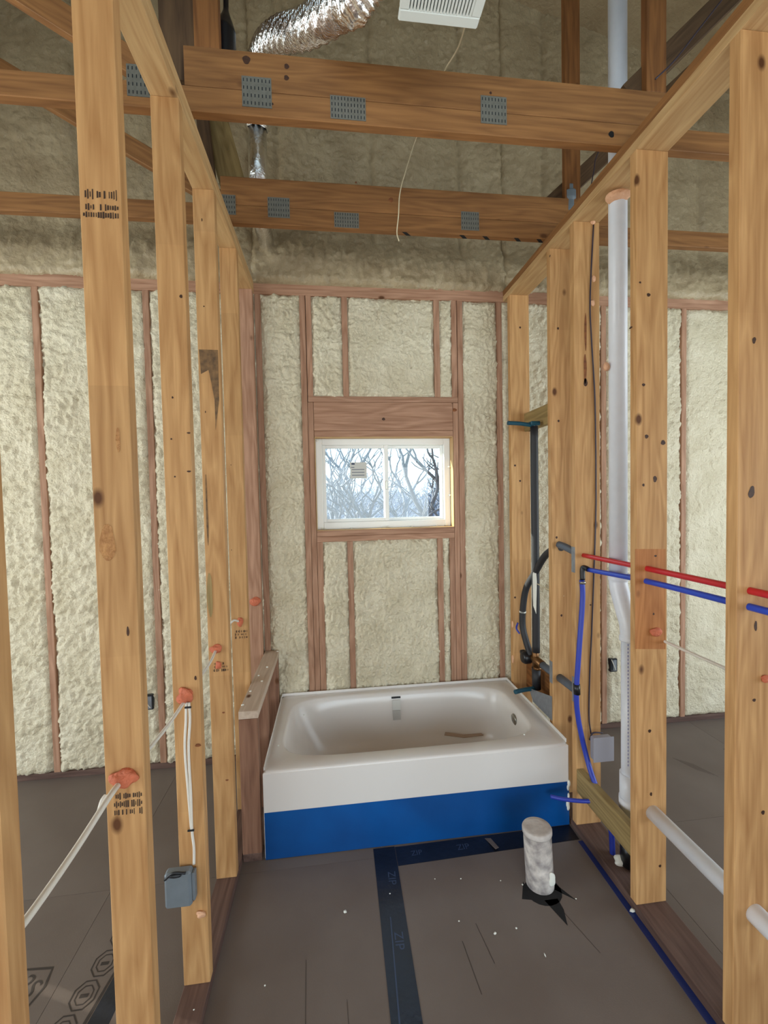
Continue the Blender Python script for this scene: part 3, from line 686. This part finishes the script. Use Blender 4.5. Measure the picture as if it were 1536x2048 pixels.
ds = empty('toilet_drain_stub', (1.356, 1.782, 0), label='mortar-splashed white drain stub with a flat cap standing on the floor', cat='pipe')
tilt = Matrix.Translation((1.356, 1.782, 0)) @ Matrix.Rotation(-0.03, 4, 'Y') @ Matrix.Rotation(-0.04, 4, 'X')
lathe('pipe_body', [(0.001, -0.01), (0.060, -0.01), (0.061, 0.0), (0.0605, 0.02), (0.0605, 0.232), (0.001, 0.232)], (0, 0, 0), 'pvcdirty', ds, R=tilt, seg=40)
lathe('cap', [(0.001, 0.230), (0.0625, 0.230), (0.0645, 0.234), (0.0645, 0.249), (0.061, 0.255), (0.045, 0.253), (0.001, 0.251)], (0, 0, 0), 'pvccap', ds, R=tilt, seg=40)
blob('mortar_patch', (1.385, 1.728, 0.060), 0.017, 'bit', ds, (.9, .25, 1.9), .35, 4, 3)
# torn slits in the floor sheet round the stub
def slit(pts, nm='floor_slit'): return slab(nm, [(x, y, 0.0001) for x, y in pts], 0.0008, 'black', fm)
slit([(1.352 + 0.080 * math.cos(t * PI / 10), 1.745 + 0.072 * math.sin(t * PI / 10)) for t in range(20)])
slit([(1.243, 1.720), (1.292, 1.708), (1.285, 1.800)][::-1])
slit([(1.375, 1.585), (1.335, 1.700), (1.395, 1.700), (1.395, 1.650)][::-1])
slit([(1.470, 1.682), (1.400, 1.745), (1.420, 1.770)][::-1])

# ================================================================== WATER, WASTE AND VENT PIPES
vp = empty('vent_stack', (1.75, 1.80, 0), label='tall white vent pipe with an offset running up through the right wall plates', cat='pipe')
rr_ = 0.0385
tube('upper_pipe', [(1.777, 1.838, 1.35), (1.777, 1.838, 5.0)], rr_, 'pvc', vp, 24, straight=True)
tube('offset_bend', [(1.777, 1.838, 1.375), (1.777, 1.838, 1.325), (1.778, 1.822, 1.275), (1.780, 1.798, 1.215), (1.784, 1.776, 1.155), (1.785, 1.771, 1.11), (1.785, 1.771, 1.08)], lambda t: 0.0435 if (t < .12 or t > .88) else 0.040, 'pvc', vp, 24)
tube('lower_pipe', [(1.785, 1.771, 1.10), (1.785, 1.771, 0.14)], 0.036, 'pvc', vp, 24, straight=True)
tube('coupling', [(1.785, 1.771, 0.47), (1.785, 1.771, 0.30)], 0.0425, 'pvc', vp, 24, straight=True)
tube('coupling', [(1.785, 1.771, 0.36), (1.785, 1.771, 0.31)], 0.0455, 'pvc', vp, 24, straight=True)
tube('rubber_coupling', [(1.785, 1.771, 0.155), (1.785, 1.771, 0.045)], 0.041, 'abs', vp, 24, straight=True)
slab('band_line', [(1.740, 1.7975, 1.375), (1.812, 1.7975, 1.370), (1.812, 1.7975, 1.374), (1.740, 1.7975, 1.379)], 0.001, 'bluedark', vp)
for i in range(34):
    z = 0.52 + i * 0.0165
    slab('pipe_print', [(1.757, 1.7465, z), (1.7585, 1.7450, z), (1.7585, 1.7450, z + 0.009), (1.757, 1.7465, z + 0.009)], -0.0008, 'bluedark', vp)
blob('sealant_collar', (1.765, 1.815, 3.055), 0.040, 'peachfoam', vp, (1.2, 1.0, .55), .3, 11, 3)
blob('sealant_collar', (1.760, 1.785, 0.050), 0.030, 'bit', vp, (1.4, .8, .8), .4, 13, 3)
dr = tube('waste_pipe', [(1.752, 1.60, 0.425), (1.752, 0.30, 0.418)], 0.030, 'pvc', None, 24, straight=True)
tag(dr, 'white waste pipe running low through the right-hand studs', 'pipe')
rd = tube('red_water_pipe', [(1.725, 2.05, 1.432), (1.727, 1.6, 1.437), (1.726, 1.15, 1.440), (1.725, 0.3, 1.442)], 0.0115, 'red')
tag(rd, 'red plastic water pipe running through the right-hand studs', 'pipe')
bl = empty('blue_water_pipe', (1.725, 2.0, 1.38), label='blue plastic water pipe running through the right-hand studs below the red one', cat='pipe')
tube('pipe_run', [(1.718, 1.985, 1.368), (1.722, 1.6, 1.386), (1.724, 1.15, 1.391), (1.725, 0.3, 1.393)], 0.0115, 'blue', bl)
tube('elbow', [(1.712, 1.970, 1.372), (1.708, 2.0, 1.376), (1.704, 2.006, 1.362), (1.704, 2.006, 1.315)], 0.0125, 'abs', bl)
bd = empty('blue_drop_pipe', (1.70, 2.0, 0.8), label='dark blue water pipe curving down the right wall from the elbow to the floor', cat='pipe')
tube('pipe_run', [(1.7000, 2.0050, 1.3130), (1.7030, 2.0050, 1.2120), (1.6800, 2.0000, 0.9620), (1.6650, 2.0000, 0.7470), (1.6750, 2.0000, 0.6060), (1.7060, 1.9850, 0.4320), (1.7110, 1.9200, 0.3290), (1.745, 1.86, 0.20), (1.75, 1.84, 0.0)], 0.0125, 'bluedark', bd)
tube('crimp_ring', [(1.6660, 2.0000, 0.7900), (1.6680, 2.0000, 0.7390)], 0.0165, 'abs', bd, straight=True)
tube('crimp_ring', [(1.7030, 2.0050, 1.3080), (1.7030, 2.0050, 1.2930)], 0.0150, 'steel', bd, straight=True)
bs = tube('blue_stub_out', [(1.5420, 2.0300, 0.2040), (1.5820, 1.9900, 0.2150), (1.6450, 1.9400, 0.2340), (1.70, 1.915, 0.245)], 0.0095, 'bluedark', None)
tag(bs, 'short dark blue water stub poking out of the blocking in front of the tub', 'pipe')
# shower riser, valve and hoses
sr = empty('shower_riser', (1.70, 2.55, 1.3), label='black sleeved shower riser with dark teal stub-outs above the tub end', cat='pipe')
PX = 1.725
tube('riser_pipe', [(PX, 2.555, 2.165), (PX, 2.553, 1.6), (PX, 2.55, 1.1), (PX, 2.552, 0.75)], 0.0235, 'sleeve', sr, 18)
tube('riser_pipe', [(PX, 2.553, 0.65), (PX, 2.550, 0.515)], 0.027, 'sleeve', sr, 18, straight=True)
tube('shower_stub', [(PX, 2.555, 2.17), (1.63, 2.555, 2.183), (1.553, 2.55, 2.186)], 0.0125, 'teal', sr, 14)
tube('spout_stub', [(PX, 2.548, 0.522), (1.63, 2.525, 0.527), (1.561, 2.50, 0.530)], 0.0135, 'teal', sr, 14)
board('ear_bracket', PX - 0.03, PX + 0.03, 2.53, 2.58, 2.17, 2.195, 'x', 'teal', sr, 0.004)
slab('sun_streak', [(PX - .0245, 2.536, 1.05), (PX - .010, 2.526, 1.0), (PX - .004, 2.526, 1.20), (PX - .010, 2.526, 1.30), (PX - .0245, 2.538, 1.25)], 0.0015, 'bit', sr)  # white patch that paints the streak of sun onto the riser
hs = empty('water_hose', (1.72, 2.5, 1.2), label='black sleeved hot water hose looping from the upper stud hole down to the tub valve', cat='hose')
tube('hose_run', [(1.735, 2.262, 1.446), (1.735, 2.33, 1.430), (1.732, 2.44, 1.375), (1.722, 2.545, 1.26), (1.70, 2.63, 1.14), (1.690, 2.66, 1.00), (1.690, 2.665, 0.88), (1.70, 2.63, 0.78), (1.708, 2.59, 0.715)], 0.0205, 'sleeve', hs, 16)
tube('grey_sleeve', [(1.722, 2.262, 1.462), (1.724, 2.20, 1.455), (1.728, 2.12, 1.440), (1.728, 2.066, 1.432)], 0.019, 'greysleeve', hs, 16)
tube('white_band', [(1.6900, 2.663, 0.985), (1.6898, 2.664, 0.975)], 0.0215, 'bit', hs, 16, straight=True)
tube('blue_tie', [(1.665, 2.685, 0.90), (1.662, 2.70, 0.86), (1.675, 2.68, 0.83)], 0.006, 'bluedark', hs, 8)
va = empty('tub_valve', (1.70, 2.58, 0.70), label='dark brass tub valve body with round cap behind the rim of the tub', cat='valve')
lathe('valve_cap', [(0.001, 0), (0.036, 0), (0.040, 0.006), (0.040, 0.04), (0.030, 0.055), (0.001, 0.056)], (1.715, 2.615, 0.695), 'abs', va, R=Matrix.Rotation(-PI / 2, 4, 'Y'), seg=24)
lathe('valve_knob', [(0.001, 0), (0.016, 0), (0.018, 0.01), (0.016, 0.03), (0.001, 0.031)], (1.705, 2.665, 0.71), 'abs', va, R=Matrix.Rotation(-PI / 2, 4, 'Y'), seg=20)
tube('valve_body', [(1.722, 2.66, 0.705), (1.722, 2.46, 0.703)], 0.024, 'brass', va, 16, straight=True)
tube('valve_body', [(1.722, 2.555, 0.66), (1.722, 2.555, 0.78)], 0.021, 'brass', va, 16, straight=True)
tube('brass_nut', [(1.722, 2.53, 0.65), (1.722, 2.53, 0.665)], 0.027, 'brass', va, 6, straight=True)
cs = empty('cold_supply_pipe', (1.72, 2.3, 0.7), label='grey sleeved supply pipe through the two studs beside the tub valve', cat='pipe')
tube('sleeve', [(1.722, 2.46, 0.703), (1.722, 2.302, 0.705)], 0.021, 'greysleeve', cs, 16, straight=True)
tube('sleeve', [(1.722, 2.262, 0.708), (1.722, 2.068, 0.712)], 0.022, 'greysleeve', cs, 16, straight=True)
for (y, z0, z1, lab) in ((2.033, 1.345, 1.475, 'steel guard plate on the stud edge where the red pipe starts'), (2.266, 0.675, 0.800, 'steel guard plate on the stud edge nearest the tub valve'), (2.033, 0.675, 0.805, 'steel guard plate on the stud edge beside the blue drop pipe')):
    tag(board('guard_plate', W - 0.0018, W - 0.0002, y - 0.002, y + T - 0.008, z0, z1, 'z', 'galv', None, 0.0004), lab, 'plate')
rw = tube('tie_wire', [(1.7220, 2.5200, 1.1890), (1.7350, 2.4500, 1.1780), (1.7270, 2.3300, 1.1800), (1.7500, 2.2620, 1.1710)], 0.003, 'cream', None, 6)
tag(rw, 'thin pale tie wire stretched from the shower riser to a stud', 'wire')
# galvanized strip in front of tub flange
tag(slab('flashing_piece', [(1.6795, 2.27, 0.46), (1.6795, 2.50, 0.46), (1.6795, 2.56, 0.52), (1.6795, 2.27, 0.60)][::-1], 0.0015, 'galv'), 'pale metal flashing piece behind the rim at the drain end', 'flashing')

# ================================================================== ELECTRICAL
def sealant(c, r, lab, sq=(1, .6, .8), seed=0, m='fire'):
    o = blob('sealant_blob', c, r, m, None, sq, .35, seed, 3); return tag(o, lab, 'sealant')
sealant((-0.0440, 1.0850, 1.0830), 0.030, 'large orange sealant blob on the nearest left stud', (1.05, .55, .72), 1)
sealant((-0.0460, 1.5320, 1.0790), 0.026, 'round orange sealant blob on the left stud above the grey box', (1, .6, 1.05), 2)
sealant((-0.0550, 1.9610, 1.0900), 0.022, 'upper orange sealant blob on the third left stud', (1.1, .5, .9), 3)
sealant((-0.0470, 1.9610, 1.0160), 0.016, 'lower orange sealant blob on the third left stud', (.8, .5, 1.1), 4)
sealant((-0.0420, 2.3980, 1.0840), 0.020, 'orange sealant blob on the fourth left stud', (.8, .5, 1.2), 5)
sealant((-0.0400, 2.8460, 1.0880), 0.028, 'orange sealant blob on the corner stud behind the knee wall', (1.2, .5, 1), 6)
sealant((-0.0210, 1.5320, 0.2950), 0.013, 'small peach sealant dab near the foot of the second left stud', (1.2, .5, 1), 7, 'peachfoam')
sealant((1.7640, 1.5870, 1.1770), 0.024, 'orange sealant blob on the right stud below the blue pipe', (1.1, .5, .75), 8)
sealant((1.7790, 1.1540, 1.1670), 0.014, 'orange sealant blob at the right edge of the photo', (1.1, .5, .8), 9)
for i, (q, r, l) in enumerate((((1.7800, 2.0280, 3.0840), .014, 'topmost peach foam dab on the dark cable of the right wall'), ((1.7820, 2.0280, 2.8060), .012, 'second peach foam dab down the dark cable'),
     ((1.7760, 2.0280, 2.6870), .013, 'third peach foam dab down the dark cable'), ((1.7220, 1.8400, 2.3180), .016, 'peach foam dab hanging beside the vent pipe'))):
    sealant(q, r, l, (.8, .6, 1.2), 20 + i, 'peachfoam')
sealant((1.672, 2.79, 0.86), 0.014, 'upper peach foam dab on the corner stud by the tub', (.4, .8, 1.6), 31, 'peachfoam')
sealant((1.672, 2.79, 0.62), 0.014, 'lower peach foam dab on the corner stud by the tub', (.4, .8, 1.8), 32, 'peachfoam')
def cable(pts, r, m, lab, cat='cable', n=8):
    V, F = tube_data(catmull(pts, n), r, 10)
    return tag(wobj('cable', pydata('cable', V, F), m, None, True), lab, cat)
c1 = cable([(-0.020, 0.67, 1.104), (-0.018, 0.72, 1.100), (-0.030, 0.86, 1.088), (-0.036, 1.00, 1.094), (-0.0530, 1.0850, 1.0720)], 0.0065, 'wire', 'thick white cable stretched from the nearest left stud towards the left edge of the photo')
cable([(-0.0720, 1.0300, 1.0450), (-0.0700, 1.0400, 1.0610), (-0.0670, 1.0500, 1.0660)], 0.006, 'wire', 'short looped white cable end at the edge of the nearest left stud')
cable([(-0.045, 1.13, 1.085), (-0.050, 1.25, 1.062), (-0.052, 1.40, 1.052), (-0.050, 1.527, 1.058)], 0.0055, 'wire', 'white cable between the nearest and second left studs')
cable([(-0.0430, 1.5270, 1.0560), (-0.0460, 1.5280, 0.9950), (-0.0530, 1.5280, 0.8900), (-0.0470, 1.5280, 0.7310), (-0.0420, 1.5290, 0.6050)], 0.0045, 'wire', 'left one of the two white cables stapled down the second left stud')
cable([(-0.0340, 1.5270, 1.0560), (-0.0330, 1.5280, 0.9940), (-0.0410, 1.5280, 0.8890), (-0.0390, 1.5280, 0.7300), (-0.0400, 1.5290, 0.6050), (-0.0360, 1.5300, 0.5410), (-0.0380, 1.5310, 0.4810)], 0.0045, 'wire', 'right white cable down the second left stud into the grey box')
for q, l in (((-0.0360, 1.5220, 1.0410), 'upper black staple holding two cables on the second left stud'), ((-0.0420, 1.5240, 0.6070), 'lower black staple holding two cables on the second left stud')):
    tag(board('cable_staple', q[0] - .011, q[0] + .011, q[1] - .002, q[1] + .002, q[2] - .003, q[2] + .003, 'x', 'boxdark', None, .0005), l, 'staple')
cable([(-0.045, 1.575, 1.08), (-0.05, 1.70, 1.07), (-0.052, 1.85, 1.07), (-0.0560, 1.9550, 1.0830)], 0.0055, 'wire', 'white cable between the second and third left studs')
cable([(-0.0840, 2.3500, 1.0920), (-0.0670, 2.3700, 1.1020), (-0.0470, 2.3950, 1.0880)], 0.0055, 'wire', 'short white cable end at the fourth left stud')
cable([(1.806, 1.63, 1.135), (1.800, 1.35, 1.135), (1.798, 1.19, 1.135)], 0.006, 'wire', 'white cable running between the two nearest right studs')
cable([(1.7830, 2.0280, 3.0650), (1.7630, 2.0270, 2.7010), (1.7700, 2.0270, 2.5050), (1.7870, 2.0270, 2.2100), (1.7910, 2.0270, 1.8360), (1.7880, 2.0270, 1.5840), (1.7670, 2.0270, 1.0760), (1.7550, 2.0270, 0.8440), (1.7490, 2.0270, 0.6110), (1.7550, 2.0200, 0.5160)], 0.0035, 'darkwire', 'thin dark cable running down the right wall to the pale box')
# grey box on the left stud
gb = empty('junction_box', (-0.08, 1.52, 0.42), label='grey plastic electrical box nailed to the second left stud', cat='box')
board('box_body', -0.128, -0.040, 1.498, 1.5355, 0.355, 0.480, 'z', 'greybox', gb, 0.008)
tube('box_cable_slot', [(-0.125, 1.500, 0.462), (-0.095, 1.496, 0.486), (-0.055, 1.497, 0.480)], 0.004, 'boxdark', gb, 8)
board('nail_bracket', -0.040, -0.030, 1.505, 1.530, 0.372, 0.470, 'z', 'greybox', gb, 0.002)
blob('cable_entry', (-0.090, 1.497, 0.474), 0.012, 'boxdark', gb, (1.8, .4, .6), .2, 3, 2)
pb = empty('junction_box', (1.80, 1.98, 0.48), label='pale bluish electrical box on the back of the stud behind the vent pipe', cat='box')
board('box_body', 1.7240, 1.8270, 1.9500, 1.9850, 0.4170, 0.5340, 'z', 'bluebox', pb, 0.008)
board('box_rim', 1.7210, 1.8300, 1.9450, 1.9495, 0.4140, 0.5370, 'z', 'bluebox', pb, 0.002)
tube('box_cable_slot', [(1.7310, 1.9950, 0.5010), (1.7470, 1.9900, 0.5380), (1.7980, 1.9900, 0.5340)], 0.004, 'darkwire', pb, 8)
def outlet(x, z, lab):
    e = empty('outlet_box', (x, B, z), label=lab, cat='box')
    board('box_body', x - .028, x + .028, B - 0.022, B + 0.04, z - .048, z + .048, 'z', 'boxdark', e, .003)
    board('box_face', x - .006, x + .020, B - 0.0235, B - 0.0222, z - .04, z + .04, 'z', 'galv', e, 0)
    tube('box_wire', [(x - .02, B - .024, z + .045), (x - .005, B - .032, z), (x + .012, B - .024, z - .035)], .003, 'wire', e, 6)
outlet(-0.735, 0.455, 'small dark outlet box on the exterior wall seen through the left studs')
outlet(2.490, 0.480, 'small dark outlet box on the exterior wall seen behind the vent pipe')
# thin wires hanging from above
cable([(0.94, 1.30, 3.30), (0.9820, 1.6000, 3.4180), (0.9600, 1.7300, 3.4420), (0.945, 1.78, 3.40), (0.9300, 2.1200, 3.5090), (0.8870, 2.1800, 3.4040), (0.8500, 2.2000, 3.2820), (0.8400, 2.2000, 3.1700), (0.8300, 2.2000, 3.0830), (0.8400, 2.2000, 3.0410)], 0.0028, 'cream', 'thin cream wire dangling from the ceiling fan past the nearer truss', 'wire')
cable([(1.80, 1.64, 3.40), (1.90, 1.655, 3.50), (2.03, 1.66, 3.66), (2.25, 1.66, 3.93)], 0.003, 'darkwire', 'thin dark wire along the diagonal web of the nearer truss', 'wire')
cable([(1.9200, 2.2800, 3.3760), (1.9500, 2.2800, 3.5260), (1.9710, 2.2800, 3.6130), (2.10, 2.28, 3.85)], 0.003, 'darkwire', 'thin dark wire rising from the right end of the farther truss', 'wire')

# ================================================================== FAN AND DUCT
fan = empty('exhaust_fan', (0.82, 1.25, 3.157), label='white bathroom exhaust fan grille overhead at the top of the photo', cat='fan')
fx0, fx1, fy0, fy1, fz = 0.700, 0.942, 1.075, 1.311, 3.157
rotf = Matrix.Identity(4)
board('grille_rim', fx0, fx1, fy1 - 0.034, fy1, fz, fz + 0.014, 'x', 'whiteplastic', fan, 0.004)
board('grille_rim', fx0, fx1, fy0, fy0 + 0.034, fz, fz + 0.014, 'x', 'whiteplastic', fan, 0.004)
board('grille_rim', fx0, fx0 + 0.028, fy0 + 0.034, fy1 - 0.034, fz, fz + 0.014, 'y', 'whiteplastic', fan, 0.002)
board('grille_rim', fx1 - 0.028, fx1, fy0 + 0.034, fy1 - 0.034, fz, fz + 0.014, 'y', 'whiteplastic', fan, 0.002)
ns = 19; wgap = (fx1 - fx0 - 0.056) / ns
for i in range(ns): board('grille_slat', fx0 + 0.028 + wgap * (i + .28), fx0 + 0.028 + wgap * (i + .90), fy0 + 0.034, fy1 - 0.034, fz, fz + 0.012, 'y', 'whiteplastic', fan, 0)
board('housing', fx0 + 0.015, fx1 - 0.015, fy0 + 0.015, fy1 - 0.020, fz + 0.016, fz + 0.14, 'x', 'galv', fan, 0.003)
board('dark_inside', fx0 + 0.028, fx1 - 0.028, fy0 + 0.034, fy1 - 0.034, fz + 0.0125, fz + 0.0155, 'x', 'black', fan, 0)
board('mounting_bar', -0.045, 1.725, 1.15, 1.17, fz + 0.141, fz + 0.156, 'x', 'galv', fan, 0.001)
def duct(name, pts, r, amp, pitch, m, parent=None):
    path = catmull(pts, 60); L = sum((path[i + 1] - path[i]).length for i in range(len(path) - 1))
    n = int(L / pitch * 5); # resample
    cum = [0]
    for i in range(len(path) - 1): cum.append(cum[-1] + (path[i + 1] - path[i]).length)
    P = []; j = 0
    for k in range(n + 1):
        s = L * k / n
        while j < len(path) - 2 and cum[j + 1] < s: j += 1
        t = (s - cum[j]) / max(1e-9, cum[j + 1] - cum[j]); P.append(path[j].lerp(path[j + 1], min(1, t)))
    seg = 28; V, F = tube_data(P, r, seg, False)
    rn = random.Random(4)
    for i in range(len(P)):
        k_ = amp * math.sin(2 * PI * i / 5)
        for q in range(seg):
            v = V[i * seg + q]; c = P[i]; d = (v - c); jit = rn.uniform(-.25, .25) * amp + amp * .8 * math.sin(q * 1.9 + i * .21)
            V[i * seg + q] = c + d * (1 + (k_ + jit) / r)
    return wobj(name, pydata(name, V, F), m, parent, True)
du = empty('foil_duct', (0.3, 2.0, 3.7), label='crinkled silver foil duct curving from the fan over the nearer truss', cat='duct')
duct('flexible_hose', [(0.82, 1.20, 3.36), (0.76, 1.30, 3.50), (0.6020, 1.4200, 3.3510), (0.5560, 1.5200, 3.4200), (0.4890, 1.6400, 3.4950), (0.4000, 1.8000, 3.6100), (0.3080, 1.9600, 3.7450), (0.2160, 2.1600, 3.8910), (0.1480, 2.3800, 3.9970), (0.1080, 2.5600, 4.0170), (0.100, 2.60, 3.86)], 0.058, 0.0040, 0.013, 'foil', du)
tube('rigid_pipe', [(0.100, 2.60, 3.90), (0.092, 2.60, 3.46)], 0.052, 'foil', du, 28, straight=True)
tube('rigid_pipe', [(0.092, 2.60, 3.48), (0.092, 2.62, 3.43), (0.092, 2.72, 3.405), (0.092, 2.93, 3.405)], 0.050, 'foil', du, 28)
bt = tube('hanging_boot', [(0.1150, 1.7800, 3.7260), (0.1120, 1.7800, 3.6330), (0.1090, 1.7800, 3.5860), (0.1060, 1.7800, 3.5400), (0.1060, 1.7800, 3.4890), (0.1050, 1.7800, 3.3900)], lambda t: 0.010 + 0.030 * max(0, min(1, (t - 0.2) / .35)), 'abs', None, 16)
tag(bt, 'black tapered boot hanging behind the left end of the nearer truss', 'boot')
ft = tube('pipe_fitting', [(1.8350, 2.3300, 3.4670), (1.8350, 2.3300, 3.4320), (1.8350, 2.3300, 3.3910), (1.8310, 2.3300, 3.3220)], lambda t: .022 if t < .3 else (.034 if t < .7 else .026), 'greybox', None, 16)
tag(ft, 'small grey pipe fitting standing behind the right end of the farther truss', 'fitting')

# ================================================================== FOAM CRUMBS ON THE FLOOR
rn = random.Random(12)
spots = [(0.4830, 1.7670, 0.0000), (1.0730, 1.5940, 0.0000), (1.1660, 1.6030, 0.0000), (1.6690, 1.6000, 0.0040), (0.8950, 1.8680, 0.0000), (1.0120, 1.8520, 0.0000), (1.1860, 1.8170, 0.0000), (1.2750, 1.7840, 0.0000), (0.9460, 1.6630, 0.0000), (0.6820, 1.8240, 0.0000), (0.1890, 1.5320, 0.0000), (-0.0670, 1.7800, 0.0400), (-0.0310, 1.4560, 0.0400), (1.4720, 1.6880, 0.0000)]
for i, q in enumerate(spots):
    r = {3: .011, 0: .008, 1: .0065}.get(i, rn.uniform(.0025, .0045))
    o = blob('foam_crumb', (q[0], q[1], q[2] + r * .4), r, 'bit', None, (1.1, .8, .6), .4, i, 1)
    if i == 3: tag(o, 'biggest white foam crumb, on the blue tape by the right stud', 'crumb')
    else: tag(o, 'tiny white foam crumb on the wood or brown floor between the stud walls', 'crumb', 'foam crumbs on the floor')
o = blob('foam_sliver', (1.2290, 1.4900, 0.0030), .009, 'bit', None, (.25, 1, .25), .2, 3, 1); tag(o, 'white sliver of foam on the floor in front of the drain stub', 'crumb')
for i, q in enumerate([(0.155, 2.30, .4375), (0.30, 2.225, .26), (0.265, 2.68, .40), (1.48, 2.20, .4375), (0.40, 2.27, .20)]):
    o = blob('foam_crumb', q, .005, 'bit', None, (1, 1, .7), .3, i, 1); tag(o, 'tiny white foam crumb stuck on the white bathtub', 'crumb', 'foam crumbs on the bathtub')
for i, (y, x, z) in enumerate([(2.50, .03, .7405), (2.30, .02, .7405), (2.62, .06, .7405), (2.15, .01, .7405), (2.88, .088, .7405), (2.42, .06, .7405)]):
    o = blob('foam_crumb', (x, y, z + .001), .006, 'bit', None, (1.3, 1, .6), .4, i, 1); tag(o, 'tiny white foam crumb lying on the knee wall cap', 'crumb', 'foam crumbs on the knee wall cap')

# ================================================================== OUTSIDE
gv = []; gf = []
nx, ny = 50, 40
for j in range(ny):
    for i in range(nx):
        x = -24 + 50 * i / (nx - 1); y = 4.0 + 40 * j / (ny - 1)
        gv.append((x, y, -0.9 + 0.075 * (y - 4) + 0.25 * math.sin(x * .4) + 0.12 * math.sin(x * 1.3 + y)))
for j in range(ny - 1):
    for i in range(nx - 1): a = j * nx + i; gf.append((a, a + 1, a + nx + 1, a + nx))
g = link('ground', pydata('ground', gv, gf), 'ground', None, None, True); tag(g, kind='structure')
def grow(V, F, p, d, r, L, depth, rn):
    n = 4; pts = [p.copy()]; dd = d.copy()
    for k in range(n):
        dd = (dd + Vector((rn.uniform(-.28, .28), rn.uniform(-.28, .28), rn.uniform(-.05, .18)))).normalized(); pts.append(pts[-1] + dd * L / n)
    tube_data(pts, lambda t: r * .85 * (1 - .34 * t), 5, False, V, F)
    if depth == 0: return
    for k in range(2 if depth > 1 else 3):
        ax = Vector((rn.uniform(-1, 1), rn.uniform(-1, 1), rn.uniform(-.2, .6))).normalized()
        grow(V, F, pts[-1], (dd * .75 + ax * .75).normalized(), r * .66, L * rn.uniform(.62, .85), depth - 1, rn)
    if depth > 1:
        ax = Vector((rn.uniform(-1, 1), rn.uniform(-1, 1), rn.uniform(0, .5))).normalized()
        grow(V, F, pts[2], (dd * .5 + ax).normalized(), r * .42, L * .6, depth - 2, rn)
trees = [(0.62, 6.5, 0.075, 1.1, 'bare tree forking in the middle of the left window pane', 5, (0.05, 0, 1)), (1.92, 6.2, 0.11, 1.25, 'thick bare tree leaning left in the middle of the right window pane', 6, (-.42, 0, 1)),
         (2.05, 5.8, 0.09, 1.2, 'bare tree rising along the right side of the right window pane', 8, (.22, 0, 1)), (-0.2, 8.5, 0.09, 1.2, 'bare tree at the far left of the left window pane', 9, (0.1, 0, 1)),
         (1.30, 7.6, 0.08, 1.25, 'slender bare tree just right of the window mullion', 12, (.15, 0, 1)), (2.8, 9.5, 0.11, 1.4, 'more distant bare tree behind the right window pane', 15, (0, 0, 1)),
         (0.9, 10, 0.11, 1.5, 'more distant bare tree behind the left window pane', 17, (0, 0, 1))]
for (x, y, r, L, lab, sd, d) in trees:
    V = []; F = []; z = -0.9 + 0.075 * (y - 4) - .1
    grow(V, F, Vector((x, y, z)), Vector(d).normalized(), r, L, 5, random.Random(sd))
    o = wobj('bare_tree', pydata('bare_tree', V, F), 'treebark', None, True); tag(o, lab, 'tree', 'bare trees outside the window')
V = []; F = []; rn = random.Random(31)
for k in range(2600):
    y = rn.uniform(7, 22); x = rn.uniform(-.35, .42) * y + .6; z = -0.9 + 0.075 * (y - 4); h = rn.uniform(.3, 1.15) * (0.9 + .075 * y)
    p = Vector((x, y, z)); d = Vector((rn.uniform(-.7, .7), rn.uniform(-.7, .7), 1)).normalized()
    pts = [p, p + d * h * .5 + Vector((rn.uniform(-.15, .15), 0, 0)), p + d * h + Vector((rn.uniform(-.3, .3), rn.uniform(-.2, .2), .1))]
    tube_data(pts, lambda t: .024 * (1 - .6 * t), 3, False, V, F)
    for q in range(4):
        s = pts[1].lerp(pts[2], rn.random()); e = s + Vector((rn.uniform(-.4, .4), rn.uniform(-.3, .3), rn.uniform(.0, .35)))
        tube_data([s, (s + e) / 2 + Vector((0, 0, .04)), e], .011, 3, False, V, F)
o = wobj('undergrowth', pydata('undergrowth', V, F), 'brushbark', None, False)
tag(o, 'tangled leafless undergrowth filling the lower part of the window view', 'undergrowth', kind='stuff')
